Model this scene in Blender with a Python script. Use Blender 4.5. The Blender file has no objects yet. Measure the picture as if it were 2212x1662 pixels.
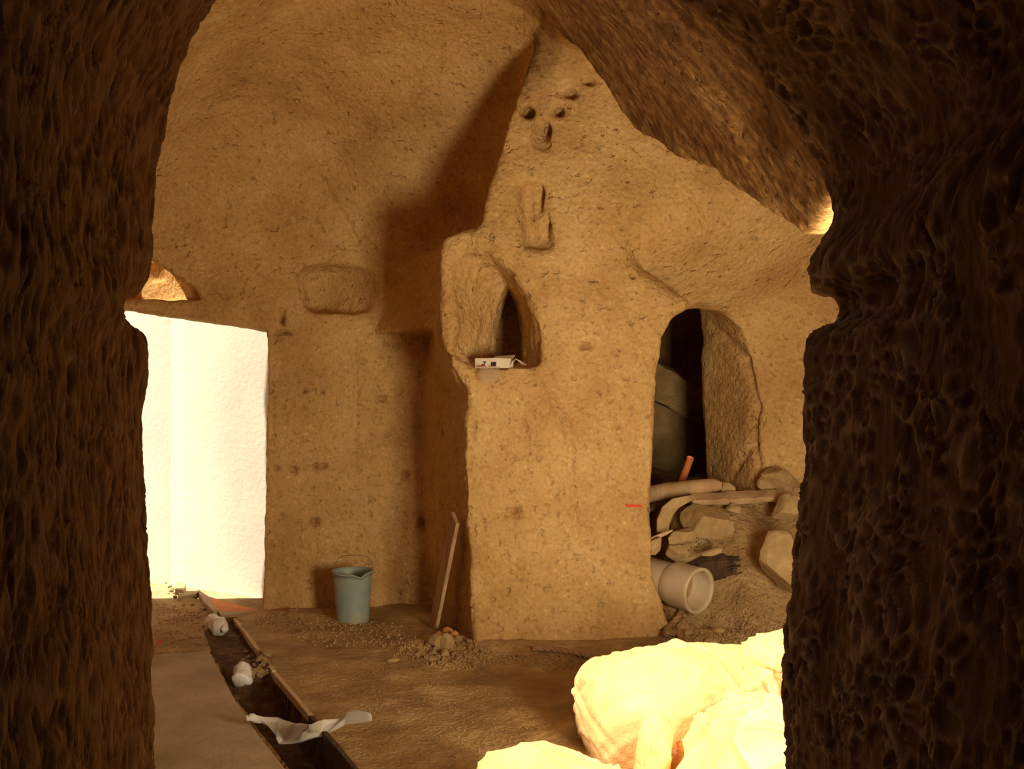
import bpy, bmesh, math, random
import numpy as np
from mathutils import Vector, Matrix
random.seed(7); RNG = np.random.default_rng(7)
C = bpy.context.scene.collection
SC = bpy.context.scene
F = 2200.0; EYE = 1.6

# ------------------------------------------------------------------ camera, sky, sun, exposure
cam = bpy.data.cameras.new('camera'); camo = bpy.data.objects.new('camera', cam); C.objects.link(camo)
camo.location = (0, 0, EYE); camo.rotation_euler = (math.radians(90), 0, 0)
cam.sensor_width = 36; cam.lens = F / 2212 * 36; cam.clip_start = .02
SC.camera = camo
SC.view_settings.view_transform = 'Standard'; SC.view_settings.look = 'None'
SC.view_settings.gamma = 1; SC.view_settings.use_curve_mapping = False
SC.view_settings.exposure = 0.0
SC.cycles.use_denoising = True
SC.cycles.max_bounces = 14; SC.cycles.diffuse_bounces = 10; SC.cycles.sample_clamp_indirect = 12
w = bpy.data.worlds.new('sky'); SC.world = w; w.use_nodes = True
bg = w.node_tree.nodes['Background']; bg.inputs[0].default_value = (1.0, .88, .70, 1); bg.inputs[1].default_value = 1.1
SUN_D = Vector((.58, .05, -.81)).normalized()
sun = bpy.data.lights.new('sun', 'SUN'); suno = bpy.data.objects.new('sun', sun); C.objects.link(suno)
sun.energy = 9.5; sun.color = (1, .82, .58); sun.angle = math.radians(.6)
suno.rotation_euler = SUN_D.to_track_quat('-Z', 'Y').to_euler(); suno.location = (-4, 2, 7)
# area lamps: one in the unseen side window, one fill added behind the entrance
def area(name, loc, target, sx, sy, power, col):
    l = bpy.data.lights.new(name, 'AREA'); l.shape = 'RECTANGLE'; l.size = sx; l.size_y = sy; l.energy = power; l.color = col
    o = bpy.data.objects.new(name, l); C.objects.link(o); o.location = loc
    o.rotation_euler = (Vector(target) - Vector(loc)).to_track_quat('-Z', 'Y').to_euler(); return o
area('daylight_unseen_window', (1.42, 2.22, .98), (.2, 6.2, 1.4), .72, 1.0, 132, (1, .82, .54))
area('fill_behind_entrance', (.1, -1.1, 1.9), (.3, 2.4, 1.6), .8, .8, .5, (1, .85, .75))

# ------------------------------------------------------------------ helpers
def P(px, py, Y): return ((px - 1106) / F * Y, Y, EYE + (831 - py) / F * Y)
def XZ(px, py, Y): p = P(px, py, Y); return (p[0], p[2])
def G(px, py, z=0.0):
    Y = (EYE - z) * F / (py - 831); return ((px - 1106) / F * Y, Y, z)
def tag(o, label=None, cat=None, group=None, kind=None):
    if label: o['label'] = label
    if cat: o['category'] = cat
    if group: o['group'] = group
    if kind: o['kind'] = kind
    return o
def link(name, me, m, parent=None, smooth=False):
    if m: me.materials.append(m)
    o = bpy.data.objects.new(name, me); C.objects.link(o)
    if parent: o.parent = parent
    if smooth:
        me.polygons.foreach_set('use_smooth', [True] * len(me.polygons))
    return o
def pyd(name, v, f, m, parent=None, smooth=False):
    me = bpy.data.meshes.new(name); me.from_pydata([tuple(a) for a in v], [], [tuple(a) for a in f]); me.update()
    return link(name, me, m, parent, smooth)
def frombm(name, bm, m, parent=None, smooth=False):
    me = bpy.data.meshes.new(name); bm.normal_update(); bm.to_mesh(me); bm.free()
    return link(name, me, m, parent, smooth)
def empty(name, loc, rot=(0, 0, 0)):
    o = bpy.data.objects.new(name, None); C.objects.link(o); o.location = loc; o.rotation_euler = rot; o.empty_display_size = .05; return o
def sstep(a, b, x): t = np.clip((x - a) / (b - a), 0, 1); return t * t * (3 - 2 * t)
def hashf(ix, iy, iz, s=0):
    h = (ix.astype(np.uint32) * np.uint32(374761393)) ^ (iy.astype(np.uint32) * np.uint32(668265263)) ^ (iz.astype(np.uint32) * np.uint32(2246822519)) ^ np.uint32((s * 3266489917) & 0xffffffff)
    h = (h ^ (h >> np.uint32(13))) * np.uint32(1274126177); h ^= h >> np.uint32(16)
    h = h * np.uint32(2654435761); h ^= h >> np.uint32(15)
    return h.astype(np.float64) / 4294967295.0
def vnoise(p, s=0):
    i = np.floor(p).astype(np.int64); f = p - i; u = f * f * f * (f * (f * 6 - 15) + 10)
    r = 0
    for a in (0, 1):
        wx = u[:, 0] if a else 1 - u[:, 0]
        for b in (0, 1):
            wy = u[:, 1] if b else 1 - u[:, 1]
            for c in (0, 1):
                wz = u[:, 2] if c else 1 - u[:, 2]
                r = r + wx * wy * wz * hashf(i[:, 0] + a, i[:, 1] + b, i[:, 2] + c, s)
    return r * 2 - 1
def fbm(p, sc, octv=3, s=0):
    p = p / np.array(sc); r = 0; a = 1; t = 0
    for k in range(octv): r = r + a * vnoise(p, s + k); t += a; a *= .5; p = p * 2.03 + 5.1
    return r / t
def worley(p, s=0):
    i = np.floor(p).astype(np.int64); f1 = np.full(len(p), 9.); f2 = np.full(len(p), 9.)
    for a in (-1, 0, 1):
        for b in (-1, 0, 1):
            for c in (-1, 0, 1):
                jx, jy, jz = i[:, 0] + a, i[:, 1] + b, i[:, 2] + c
                d = np.sqrt((jx + hashf(jx, jy, jz, s) - p[:, 0]) ** 2 + (jy + hashf(jx, jy, jz, s + 11) - p[:, 1]) ** 2 + (jz + hashf(jx, jy, jz, s + 23) - p[:, 2]) ** 2)
                n1 = np.minimum(f1, d); f2 = np.minimum(f2, np.maximum(f1, d)); f1 = n1
    return f1, f2

# ------------------------------------------------------------------ materials
def mat(name, stops, scale=3, rough=.9, bump=.4, bscale=30, detail=6, stretch=(1, 1, 1), bump2=0, b2scale=8, spec=.2, pits=0, bdist=.02):
    m = bpy.data.materials.new(name); m.use_nodes = True; nt = m.node_tree; N = nt.nodes; L = nt.links
    b = N['Principled BSDF']; b.inputs['Roughness'].default_value = rough; b.inputs['Specular IOR Level'].default_value = spec
    tc = N.new('ShaderNodeTexCoord'); mp = N.new('ShaderNodeMapping'); mp.inputs['Scale'].default_value = stretch
    L.new(tc.outputs['Object'], mp.inputs[0])
    n = N.new('ShaderNodeTexNoise'); n.inputs['Scale'].default_value = scale; n.inputs['Detail'].default_value = detail; n.inputs['Roughness'].default_value = .62
    L.new(mp.outputs[0], n.inputs[0])
    r = N.new('ShaderNodeValToRGB'); L.new(n.outputs[0], r.inputs[0])
    while len(r.color_ramp.elements) < len(stops): r.color_ramp.elements.new(.5)
    for e, (q, c) in zip(r.color_ramp.elements, stops): e.position = q; e.color = (*c, 1)
    L.new(r.outputs[0], b.inputs['Base Color'])
    if bump:
        n2 = N.new('ShaderNodeTexNoise'); n2.inputs['Scale'].default_value = bscale; n2.inputs['Detail'].default_value = 8; n2.inputs['Roughness'].default_value = .65
        L.new(mp.outputs[0], n2.inputs[0]); h = n2.outputs[0]
        if bump2:
            v = N.new('ShaderNodeTexVoronoi'); v.inputs['Scale'].default_value = b2scale; L.new(mp.outputs[0], v.inputs[0])
            ma = N.new('ShaderNodeMath'); ma.operation = 'MULTIPLY_ADD'; L.new(v.outputs['Distance'], ma.inputs[0]); ma.inputs[1].default_value = bump2; L.new(h, ma.inputs[2]); h = ma.outputs[0]
        if pits:
            n3 = N.new('ShaderNodeTexNoise'); n3.inputs['Scale'].default_value = pits; n3.inputs['Detail'].default_value = 3; L.new(tc.outputs['Object'], n3.inputs[0])
            cr = N.new('ShaderNodeMapRange'); cr.inputs['From Min'].default_value = .62; cr.inputs['From Max'].default_value = .74; cr.inputs['To Min'].default_value = 0; cr.inputs['To Max'].default_value = -1.1
            L.new(n3.outputs[0], cr.inputs[0]); ad = N.new('ShaderNodeMath'); L.new(h, ad.inputs[0]); L.new(cr.outputs[0], ad.inputs[1]); h = ad.outputs[0]
        bp = N.new('ShaderNodeBump'); bp.inputs['Strength'].default_value = bump; bp.inputs['Distance'].default_value = bdist
        L.new(h, bp.inputs['Height']); L.new(bp.outputs[0], b.inputs['Normal'])
    return m
ROCK = mat('carved_tuff', [(.28, (.48, .28, .095)), (.5, (.64, .405, .16)), (.72, (.75, .51, .225))], scale=2.2, bump=.75, bscale=26, bump2=.35, b2scale=34, pits=19, bdist=.03)
def soot_shade(m):  # smoke stain and painted shade, driven by a vertex attribute
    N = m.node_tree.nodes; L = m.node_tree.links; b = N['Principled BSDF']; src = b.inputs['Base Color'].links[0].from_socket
    at = N.new('ShaderNodeAttribute'); at.attribute_name = 'soot_shade'; mx = N.new('ShaderNodeMix'); mx.data_type = 'RGBA'; mx.blend_type = 'MULTIPLY'
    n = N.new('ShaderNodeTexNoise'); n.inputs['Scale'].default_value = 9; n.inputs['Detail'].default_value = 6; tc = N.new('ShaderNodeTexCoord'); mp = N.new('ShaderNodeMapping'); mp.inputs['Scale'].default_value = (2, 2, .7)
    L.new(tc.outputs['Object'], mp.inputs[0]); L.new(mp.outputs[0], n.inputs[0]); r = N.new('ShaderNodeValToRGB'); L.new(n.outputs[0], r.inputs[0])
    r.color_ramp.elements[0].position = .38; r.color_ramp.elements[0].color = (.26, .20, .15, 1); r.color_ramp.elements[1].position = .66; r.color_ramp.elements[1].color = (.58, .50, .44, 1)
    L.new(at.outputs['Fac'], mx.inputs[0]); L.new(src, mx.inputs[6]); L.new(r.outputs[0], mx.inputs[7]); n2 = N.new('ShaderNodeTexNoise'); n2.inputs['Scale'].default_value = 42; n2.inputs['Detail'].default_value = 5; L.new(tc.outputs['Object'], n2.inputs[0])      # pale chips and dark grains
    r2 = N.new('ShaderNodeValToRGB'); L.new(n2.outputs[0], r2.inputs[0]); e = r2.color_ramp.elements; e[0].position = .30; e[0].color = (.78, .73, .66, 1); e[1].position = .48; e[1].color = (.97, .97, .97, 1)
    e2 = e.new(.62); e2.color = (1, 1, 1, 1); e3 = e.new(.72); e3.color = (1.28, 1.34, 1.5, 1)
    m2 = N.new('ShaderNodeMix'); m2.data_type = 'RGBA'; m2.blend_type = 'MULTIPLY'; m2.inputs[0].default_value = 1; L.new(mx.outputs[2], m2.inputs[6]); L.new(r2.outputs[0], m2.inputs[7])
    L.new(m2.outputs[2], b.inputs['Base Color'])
soot_shade(ROCK)
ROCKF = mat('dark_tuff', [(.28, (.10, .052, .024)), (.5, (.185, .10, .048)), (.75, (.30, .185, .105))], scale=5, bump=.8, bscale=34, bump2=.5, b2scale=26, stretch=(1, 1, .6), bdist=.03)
def ridge(m):      # ridges between the pick marks painted paler, as if catching light
    N = m.node_tree.nodes; L = m.node_tree.links; b = N['Principled BSDF']; src = b.inputs['Base Color'].links[0].from_socket
    at = N.new('ShaderNodeAttribute'); at.attribute_name = 'ridge'; mx = N.new('ShaderNodeMix'); mx.data_type = 'RGBA'; L.new(at.outputs['Fac'], mx.inputs[0]); L.new(src, mx.inputs[6]); mx.inputs[7].default_value = (.44, .31, .21, 1)
    L.new(mx.outputs[2], b.inputs['Base Color'])
ridge(ROCKF)
DIRT = mat('trodden_earth', [(.3, (.29, .18, .075)), (.52, (.46, .30, .13)), (.72, (.64, .45, .21))], scale=3.5, bump=.9, bscale=22, bump2=.4, b2scale=40, bdist=.03)
SLAB = mat('dusty_concrete', [(.3, (.36, .265, .15)), (.55, (.52, .40, .25)), (.75, (.64, .51, .34))], scale=2.2, bump=.7, bscale=16, bdist=.03)
DARKD = mat('dark_soil', [(.35, (.09, .045, .018)), (.6, (.22, .12, .05)), (.8, (.40, .25, .11))], scale=16, bump=1, bscale=40, bdist=.03)
STONE = mat('pale_rubble', [(.3, (.36, .235, .105)), (.6, (.51, .355, .17)), (.8, (.64, .48, .27))], scale=9, bump=.6, bscale=50)
BRICK = mat('orange_brick', [(.3, (.62, .22, .07)), (.7, (.82, .36, .14))], scale=14, bump=.5, bscale=60)
WHITE = mat('white_plaster', [(.3, (.76, .73, .68)), (.6, (.84, .81, .77))], scale=2, bump=.25, bscale=25)
WOOD = mat('weathered_wood', [(.3, (.36, .22, .11)), (.6, (.58, .40, .22)), (.8, (.68, .50, .30))], scale=6, bump=.6, bscale=40, stretch=(1, 1, .12))
WOODP = mat('pale_wood', [(.3, (.55, .38, .20)), (.7, (.76, .57, .35))], scale=6, bump=.5, bscale=40)
WOODD = mat('dark_timber', [(.3, (.07, .045, .03)), (.6, (.17, .10, .06)), (.8, (.34, .23, .14))], scale=10, bump=.9, bscale=60, stretch=(6, 1, 1))
BUCK = mat('blue_plastic', [(.42, (.25, .32, .31)), (.56, (.30, .36, .32)), (.66, (.42, .36, .22)), (.8, (.55, .34, .15))], scale=7, bump=.15, rough=.5, spec=.4)
WIRE = mat('rusty_wire', [(.3, (.12, .08, .05)), (.7, (.25, .17, .1))], bump=0, rough=.6)
PIPE = mat('grey_clay', [(.3, (.50, .39, .24)), (.6, (.62, .51, .35)), (.8, (.72, .62, .46))], scale=6, bump=.25, bscale=40, rough=.7)
PVC = mat('orange_pvc', [(.3, (.70, .22, .07)), (.7, (.85, .32, .12))], scale=6, bump=.05, rough=.45, spec=.4)
ROPE = mat('old_rope', [(.3, (.30, .17, .08)), (.7, (.48, .29, .14))], scale=30, bump=.6, bscale=90)
SACKM = mat('woven_sack', [(.3, (.70, .42, .17)), (.55, (.78, .53, .25)), (.75, (.85, .64, .34))], scale=2.6, bump=.3, bscale=60, rough=.75)
PLAST = mat('white_plastic', [(.3, (.74, .70, .62)), (.7, (.86, .84, .79))], scale=6, bump=.25, bscale=30, rough=.35, spec=.5)
CARD = mat('printed_card', [(.3, (.80, .74, .60)), (.7, (.88, .83, .70))], scale=3, bump=0, rough=.6)
CARDI = mat('brown_card', [(.3, (.40, .24, .12)), (.7, (.52, .33, .17))], scale=5, bump=0)
RED = mat('red_print', [(.3, (.70, .06, .03)), (.7, (.80, .09, .05))], bump=0)
BLACK = mat('black_print', [(.3, (.03, .025, .02)), (.7, (.06, .05, .04))], bump=0)
ORNG = mat('orange_print', [(.3, (.80, .36, .06)), (.7, (.85, .42, .08))], bump=0)
# the plastic sheet lets some light through
def translucent(m, f=.35):
    N = m.node_tree.nodes; b = N['Principled BSDF']; b.inputs['Transmission Weight'].default_value = 0
    b.inputs['Subsurface Weight'].default_value = 0
    t = N.new('ShaderNodeBsdfTranslucent'); mx = N.new('ShaderNodeMixShader'); mx.inputs[0].default_value = f
    src = b.inputs['Base Color'].links[0].from_socket
    m.node_tree.links.new(src, t.inputs[0]); m.node_tree.links.new(b.outputs[0], mx.inputs[1]); m.node_tree.links.new(t.outputs[0], mx.inputs[2])
    m.node_tree.links.new(mx.outputs[0], N['Material Output'].inputs[0])
SHEET = PLAST.copy(); SHEET.name = 'thin_plastic_sheet'; translucent(SHEET)

# ------------------------------------------------------------------ the cave: one solid of rock with rooms cut out of it
H = .03
X0, X1, Y0, Y1, Z0, Z1 = -3.3, 3.0, -1.65, 10.8, -.45, 4.35
xs = np.arange(X0, X1 + H, H, dtype=np.float32); ys = np.arange(Y0, Y1 + H, H, dtype=np.float32); zs = np.arange(Z0, Z1 + H, H, dtype=np.float32)
XX, ZZ = np.meshgrid(xs, zs, indexing='ij')
D = np.full((len(xs), len(ys), len(zs)), 1.0, dtype=np.float32)      # > 0 rock, < 0 air
def sdpoly(V, X=None, Z=None):
    X = XX if X is None else X; Z = ZZ if Z is None else Z
    V = np.asarray(V, dtype=np.float32); d = (X - V[0, 0]) ** 2 + (Z - V[0, 1]) ** 2; s = np.ones(X.shape, dtype=bool)
    for i in range(len(V)):
        j = i - 1; ex, ez = V[j] - V[i]; wx = X - V[i, 0]; wz = Z - V[i, 1]
        t = np.clip((wx * ex + wz * ez) / (ex * ex + ez * ez + 1e-12), 0, 1)
        bx = wx - ex * t; bz = wz - ez * t; d = np.minimum(d, bx * bx + bz * bz)
        c1 = Z >= V[i, 1]; c2 = Z < V[j, 1]; c3 = ex * wz > ez * wx
        s ^= (c1 & c2 & c3) | (~c1 & ~c2 & ~c3)
    return np.sqrt(d) * np.where(s, 1, -1).astype(np.float32)
def smax(a, b, k): return -smin(-a, -b, k)
def smin(a, b, k):
    h = np.clip(.5 + .5 * (b - a) / k, 0, 1); return b * (1 - h) + a * h - k * h * (1 - h)
KC = (.03 + .35 * np.clip((ZZ - 2.5) / .4, 0, 1)).astype(np.float32)      # vaults meet softly, walls crisply
def carve(slices, ylo, yhi, k=.02, extra=None, ke=.03):
    """cut a room whose cross-section runs through the given (Y, polygon) slices; extra(X, Y, Z) adds further limits"""
    Ys = [s[0] for s in slices]
    for n, y in enumerate(ys):
        if y < ylo - .15 or y > yhi + .15: continue
        i = min(max(int(np.searchsorted(Ys, y)) - 1, 0), len(Ys) - 2); t = min(max((y - Ys[i]) / (Ys[i + 1] - Ys[i]), 0), 1)
        V = np.array(slices[i][1]) * (1 - t) + np.array(slices[i + 1][1]) * t
        d = np.maximum(sdpoly(V), max(ylo - y, y - yhi))
        if extra is not None: d = smax(d, extra(XX, y, ZZ), ke)
        D[:, n, :] = smin(D[:, n, :], d, k)
# 1 entrance tunnel, with the grooves for a door beam near its inner end
rim = [(338, 1662), (322, 1240), (322, 740), (302, 700), (288, 685), (290, 645), (325, 605), (328, 400), (342, 300), (397, 130), (482, 0), (600, -130), (800, -230), (1000, -270), (1250, -200), (1400, -90),
       (1492, 0), (1592, 110), (1700, 250), (1780, 380), (1802, 470), (1738, 580), (1740, 615), (1776, 650), (1776, 695), (1736, 716), (1725, 1000), (1708, 1250), (1690, 1662), (1680, 2700), (340, 2700)]
W2 = [XZ(a, b, 2.42) for a, b in rim]
def nar(V, l, r): return [((x * l if x < 0 else x * r), z) for x, z in V]
near = nar(W2, .72, .90); near = [(-.615, z) if i in (3, 4, 5) else ((.600, z) if i in (21, 22, 23, 24) else (x, z)) for i, (x, z) in enumerate(near)]
mid = [(x * .5 + a * .5, z * .5 + c * .5) for (x, z), (a, c) in zip(nar(W2, .93, 1.0), nar(W2, .93, 1.0))]
mid = [(-.775, z) if i in (3, 4, 5) else ((.70, z) if i == 21 else (x, z)) for i, (x, z) in enumerate(mid)]
carve([(-1.7, near), (1.15, near), (2.0, mid), (2.42, W2), (2.7, W2)], -1.3, 2.55)
# 2 the chamber with its vault and, on the right, the arch ridge (vertex r) over the bay
def cs(L, T, band, r, c): return [(-2.9, -.45), (-2.95, 1.4), (-2.7, 2.5)] + T + band + [r] + c + [(2.36, 1.4), (2.36, -.45)]
S = [
 (2.45, cs(0, [(-1.9, 2.9), (-.9, 3.1), (-.2, 3.0)], [(.20, 2.82), (.46, 2.60), (.60, 2.44)], (.79, 2.10), [(1.2, 2.12), (1.9, 2.0)])),
 (3.4, cs(0, [(-1.9, 3.2), (-1.0, 3.6), (-.35, 3.45)], [(.22, 2.97), (.454, 2.77), (.76, 2.43)], (.98, 2.07), [(1.4, 2.2), (2.0, 2.1)])),
 (4.2, cs(0, [(-1.9, 3.4), (-1.1, 3.9), (-.4, 3.75)], [(.12, 3.36), (.36, 3.10), (.64, 2.76)], (.867, 2.46), [(1.35, 2.6), (2.0, 2.3)])),
 (5.0, cs(0, [(-1.9, 3.5), (-1.1, 4.0), (-.4, 3.9)], [(.05, 3.62), (.25, 3.36), (.45, 3.08)], (.60, 2.83), [(1.2, 3.0), (2.0, 2.5)])),
 (5.6, cs(0, [(-1.9, 3.5), (-1.1, 4.05), (-.4, 4.0)], [(.02, 3.86), (.24, 3.68), (.42, 3.48)], (.52, 3.33), [(1.2, 3.25), (2.0, 2.7)])),
 (6.1, cs(0, [(-1.9, 3.5), (-1.1, 4.05), (-.4, 4.05)], [(-.02, 3.95), (.10, 3.88), (.20, 3.78)], (.28, 3.70), [(1.2, 3.4), (2.0, 2.8)])),
 (6.8, cs(0, [(-1.9, 3.5), (-1.1, 4.05), (-.4, 4.05)], [(-.02, 3.95), (.10, 3.88), (.20, 3.78)], (.28, 3.70), [(1.2, 3.4), (2.0, 2.8)]))]
def backA(X, y, Z):
    xc = -1.15 - .41 * (np.maximum(Z, 2.0) - 2.7)
    lim = 7.42 + .30 * np.minimum(0, X - xc) - .62 * np.maximum(0, Z - 2.55) ** 2
    return (y - lim) * .9
foot = lambda X, y, Z: np.maximum(y - (6.22 + .16 * np.maximum(X, -.35)) + .10 * np.clip((.35 - Z) / .5, 0, 1), backA(X, y, Z))
carve(S, 2.45, 6.7, k=.03, extra=foot)
# 3 the back of the chamber, behind the corner of the pier
def rA(pts): return [(-2.9, -.45), (-2.95, 1.4), (-2.75, 2.6), (-1.9, 3.5), (-1.1, 4.05), (-.4, 4.05)] + pts
SA = [(5.9, rA([(.10, 3.95), (.21, 3.83), (-.046, 3.17), (-.19, 2.56), (-.42, 2.50), (-.44, 1.95), (-.36, 1.70), (-.275, 1.55), (-.30, 1.1), (-.20, -.45)])),
      (6.25, rA([(.10, 3.95), (.21, 3.83), (-.046, 3.17), (-.19, 2.56), (-.42, 2.50), (-.44, 1.95), (-.36, 1.70), (-.275, 1.55), (-.30, 1.1), (-.20, -.45)])),
      (7.45, rA([(.10, 3.95), (.20, 3.8), (-.07, 3.17), (-.25, 2.56), (-.50, 2.5), (-.58, 1.95), (-.62, 1.70), (-.62, 1.55), (-.64, 1.1), (-.6, -.45)]))]
def corb(X, y, Z):
    s = .8 * (X + 1.0) + .6 * (y - 7.38) - .17 * np.clip((Z - 1.99) / .5, 0, 1) ** .7 - 1.6 * np.maximum(0, Z - 2.5)
    return np.maximum(backA(X, y, Z), np.minimum(s, (Z - 1.975)))
carve(SA, 5.9, 7.6, k=.03, extra=corb, ke=KC)
# 4 bay beyond the pier, with the sloping vault, and the doorway to the dark room
def bay(X, y, Z): return ((Z + .95 * (y - 6.37) - .44 * (X - .7) - 2.46) / 1.45)
KB = (.035 + .0 * np.clip((1.35 - XX) / .5, 0, 1)).astype(np.float32)
bl = [(1.02, -.45), (1.0, .1), (.89, .40), (.865, .8), (.875, 1.1), (.905, 1.6), (.95, 1.88), (1.03, 2.03), (1.14, 2.11), (.80, 2.36), (.55, 3.1), (2.4, 3.1), (2.4, -.45)]
carve([(5.9, bl), (6.40, bl), (7.15, bl)], 5.9, 7.15, k=(.02 + .16 * np.clip((ZZ - 2.02) / .2, 0, 1)).astype(np.float32), extra=bay)
dpx = [(1360, 1500), (1375, 1150), (1378, 1000), (1384, 830), (1400, 735), (1440, 684), (1500, 662), (1560, 668), (1604, 710), (1632, 800), (1650, 900), (1642, 1040), (1630, 1500)]
d0 = [XZ(a, b, 7.1) for a, b in dpx]
d1 = [(.9, -.45), (.9, .6), (.9, 1.1), (.92, 1.6), (.98, 2.0), (1.1, 2.18), (1.3, 2.26), (1.43, 2.22), (1.445, 2.15), (1.45, 1.8), (1.465, 1.4), (1.49, .9), (1.52, -.45)]
carve([(6.9, d0), (7.15, d0), (7.75, d1), (9, d1)], 7.0, 8.2, k=.05)
carve([(8.7, [(.5, -.45), (.5, 2.9), (2.8, 2.9), (2.8, -.45)]), (10.4, [(.5, -.45), (.5, 2.9), (2.8, 2.9), (2.8, -.45)])], 7.85, 10.3, k=.03)
# 5 niches
n2 = [(1176, 792), (1168, 700), (1142, 632), (1102, 574), (1052, 535), (1004, 534), (978, 562), (974, 620), (990, 700), (972, 760), (1004, 792)]
n2b = [(1136, 792), (1134, 700), (1126, 650), (1108, 616), (1098, 606), (1088, 616), (1078, 640), (1068, 680), (1062, 720), (1060, 760), (1058, 792)]
carve([(6.0, [XZ(a, b, 6.18) for a, b in n2]), (6.2, [XZ(a, b, 6.18) for a, b in n2]), (6.62, [XZ(a, b, 6.62) for a, b in n2b]), (7.3, [XZ(a, b, 6.62) for a, b in n2b])], 5.95, 7.2, k=.015)
def ellip(c, h, k=.02, rot=0, power=2):
    """an egg or box shaped hollow in the rock"""
    R = max(h) + .12
    ix = np.where(abs(xs - c[0]) < R * 1.3)[0]; iy = np.where(abs(ys - c[1]) < R * 1.3)[0]; iz = np.where(abs(zs - c[2]) < R * 1.3)[0]
    a, b, e = slice(ix[0], ix[-1] + 1), slice(iy[0], iy[-1] + 1), slice(iz[0], iz[-1] + 1)
    X, Y, Z = np.meshgrid(xs[a] - c[0], ys[b] - c[1], zs[e] - c[2], indexing='ij')
    cr, sr = math.cos(rot), math.sin(rot); X, Y = X * cr + Y * sr, -X * sr + Y * cr
    q = (np.abs(X / h[0]) ** power + np.abs(Y / h[1]) ** power + np.abs(Z / h[2]) ** power) ** (1 / power)
    D[a, b, e] = smin(D[a, b, e], (q - 1) * min(h), k)
ellip((-1.27, 7.37, 2.285), (.29, .18, .18), rot=-.26, power=3.5)
ellip((.12, 6.24, 2.68), (.085, .085, .17), rot=-.5, power=4); ellip((.15, 6.24, 2.49), (.10, .12, .07), rot=-.5, power=4)
for px, py, sx, sz in ((1228, 195, .10, .05), (1268, 170, .09, .05), (1208, 236, .06, .05), (1142, 240, .05, .04), (1172, 288, .06, .10), (1360, 640, .12, .14)):
    q = P(px, py, 6.24); ellip(q, (sx, .07 if px != 1360 else .055, sz))
ellip((-.90, 2.44, 1.775), (.075, .16, .036), k=.01, power=6); ellip((.69, 2.36, 1.775), (.085, .42, .040), k=.015, power=4)      # grooves of the door beam
# 6 doorway on the left with the yard behind it; roof shaft; unseen side window; yard walls of air
def boxc(x0, x1, y0, y1, z0, z1, k=.02): 
    V = [(x0, z0), (x0, z1), (x1, z1), (x1, z0)]; carve([(y0 - .1, V), (y1 + .1, V)], y0, y1, k)
dw = [(-2.9, -.45), (-2.9, 2.16), XZ(290, 672, 7.0), XZ(430, 692, 7.1), XZ(577, 714, 7.2), XZ(574, 1000, 7.2), XZ(569, 1325, 7.2), (-1.74, -.45)]
carve([(6.6, dw), (7.9, dw)], 6.75, 7.8, k=.02)
boxc(-4, -1.66, 7.68, 11, -.5, 5)
SHAFT = (1.19, 3.98)
sh = []
for n, y in enumerate(ys):
    # light shaft cut through the roof along the run of the sun
    pass
gx, gy, gz = np.meshgrid(xs, ys, zs, indexing='ij', sparse=True)
tz = gz / SUN_D.z
qx = gx - SUN_D.x * tz - SHAFT[0]; qy = gy - SUN_D.y * tz - SHAFT[1]
dsh = np.maximum(np.maximum(np.abs(qx) - .86, np.abs(qy) - .95) * .8, 2.6 - gz)
D = np.minimum(D, dsh.astype(np.float32))
dsh = np.maximum(np.maximum(np.abs(qx + 1.11) - .34, np.abs(qy + .50) - .55) * .8, 2.6 - gz); D = np.minimum(D, dsh.astype(np.float32)); del dsh
boxc(1.02, 1.84, 1.9, 2.6, .4, 1.8)                  # unseen side window opened for the area lamp, in the near wall, right of the entrance
boxc(1.0, 4, -2, 2.05, -.5, 5)                        # open air beyond it
v2 = np.maximum(np.maximum(np.abs(gx + 2.30 + .716 * (gz - 2.3)) - .46, np.abs(gy - 7.27) - .19) * .8, np.maximum(2.35 - gz, gx + 2.50))   # small unseen vent added along the run of the sun, to light the hollow
D = np.minimum(D, v2.astype(np.float32)); del v2
hp = [(-2.95, 2.18), (-2.95, 2.85), (-2.62, 2.56), (-2.2, 2.27), (-2.15, 2.18)]
carve([(6.5, hp), (7.7, hp)], 6.5, 7.6, k=.015, extra=lambda X, y, Z: (y - (7.13 + .60 * (-2.15 - X))) * .8)          # broken hollow over the lintel, angled to catch the sun
boxc(-4, -1.0, 7.4, 11, 3.45, 5)

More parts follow.
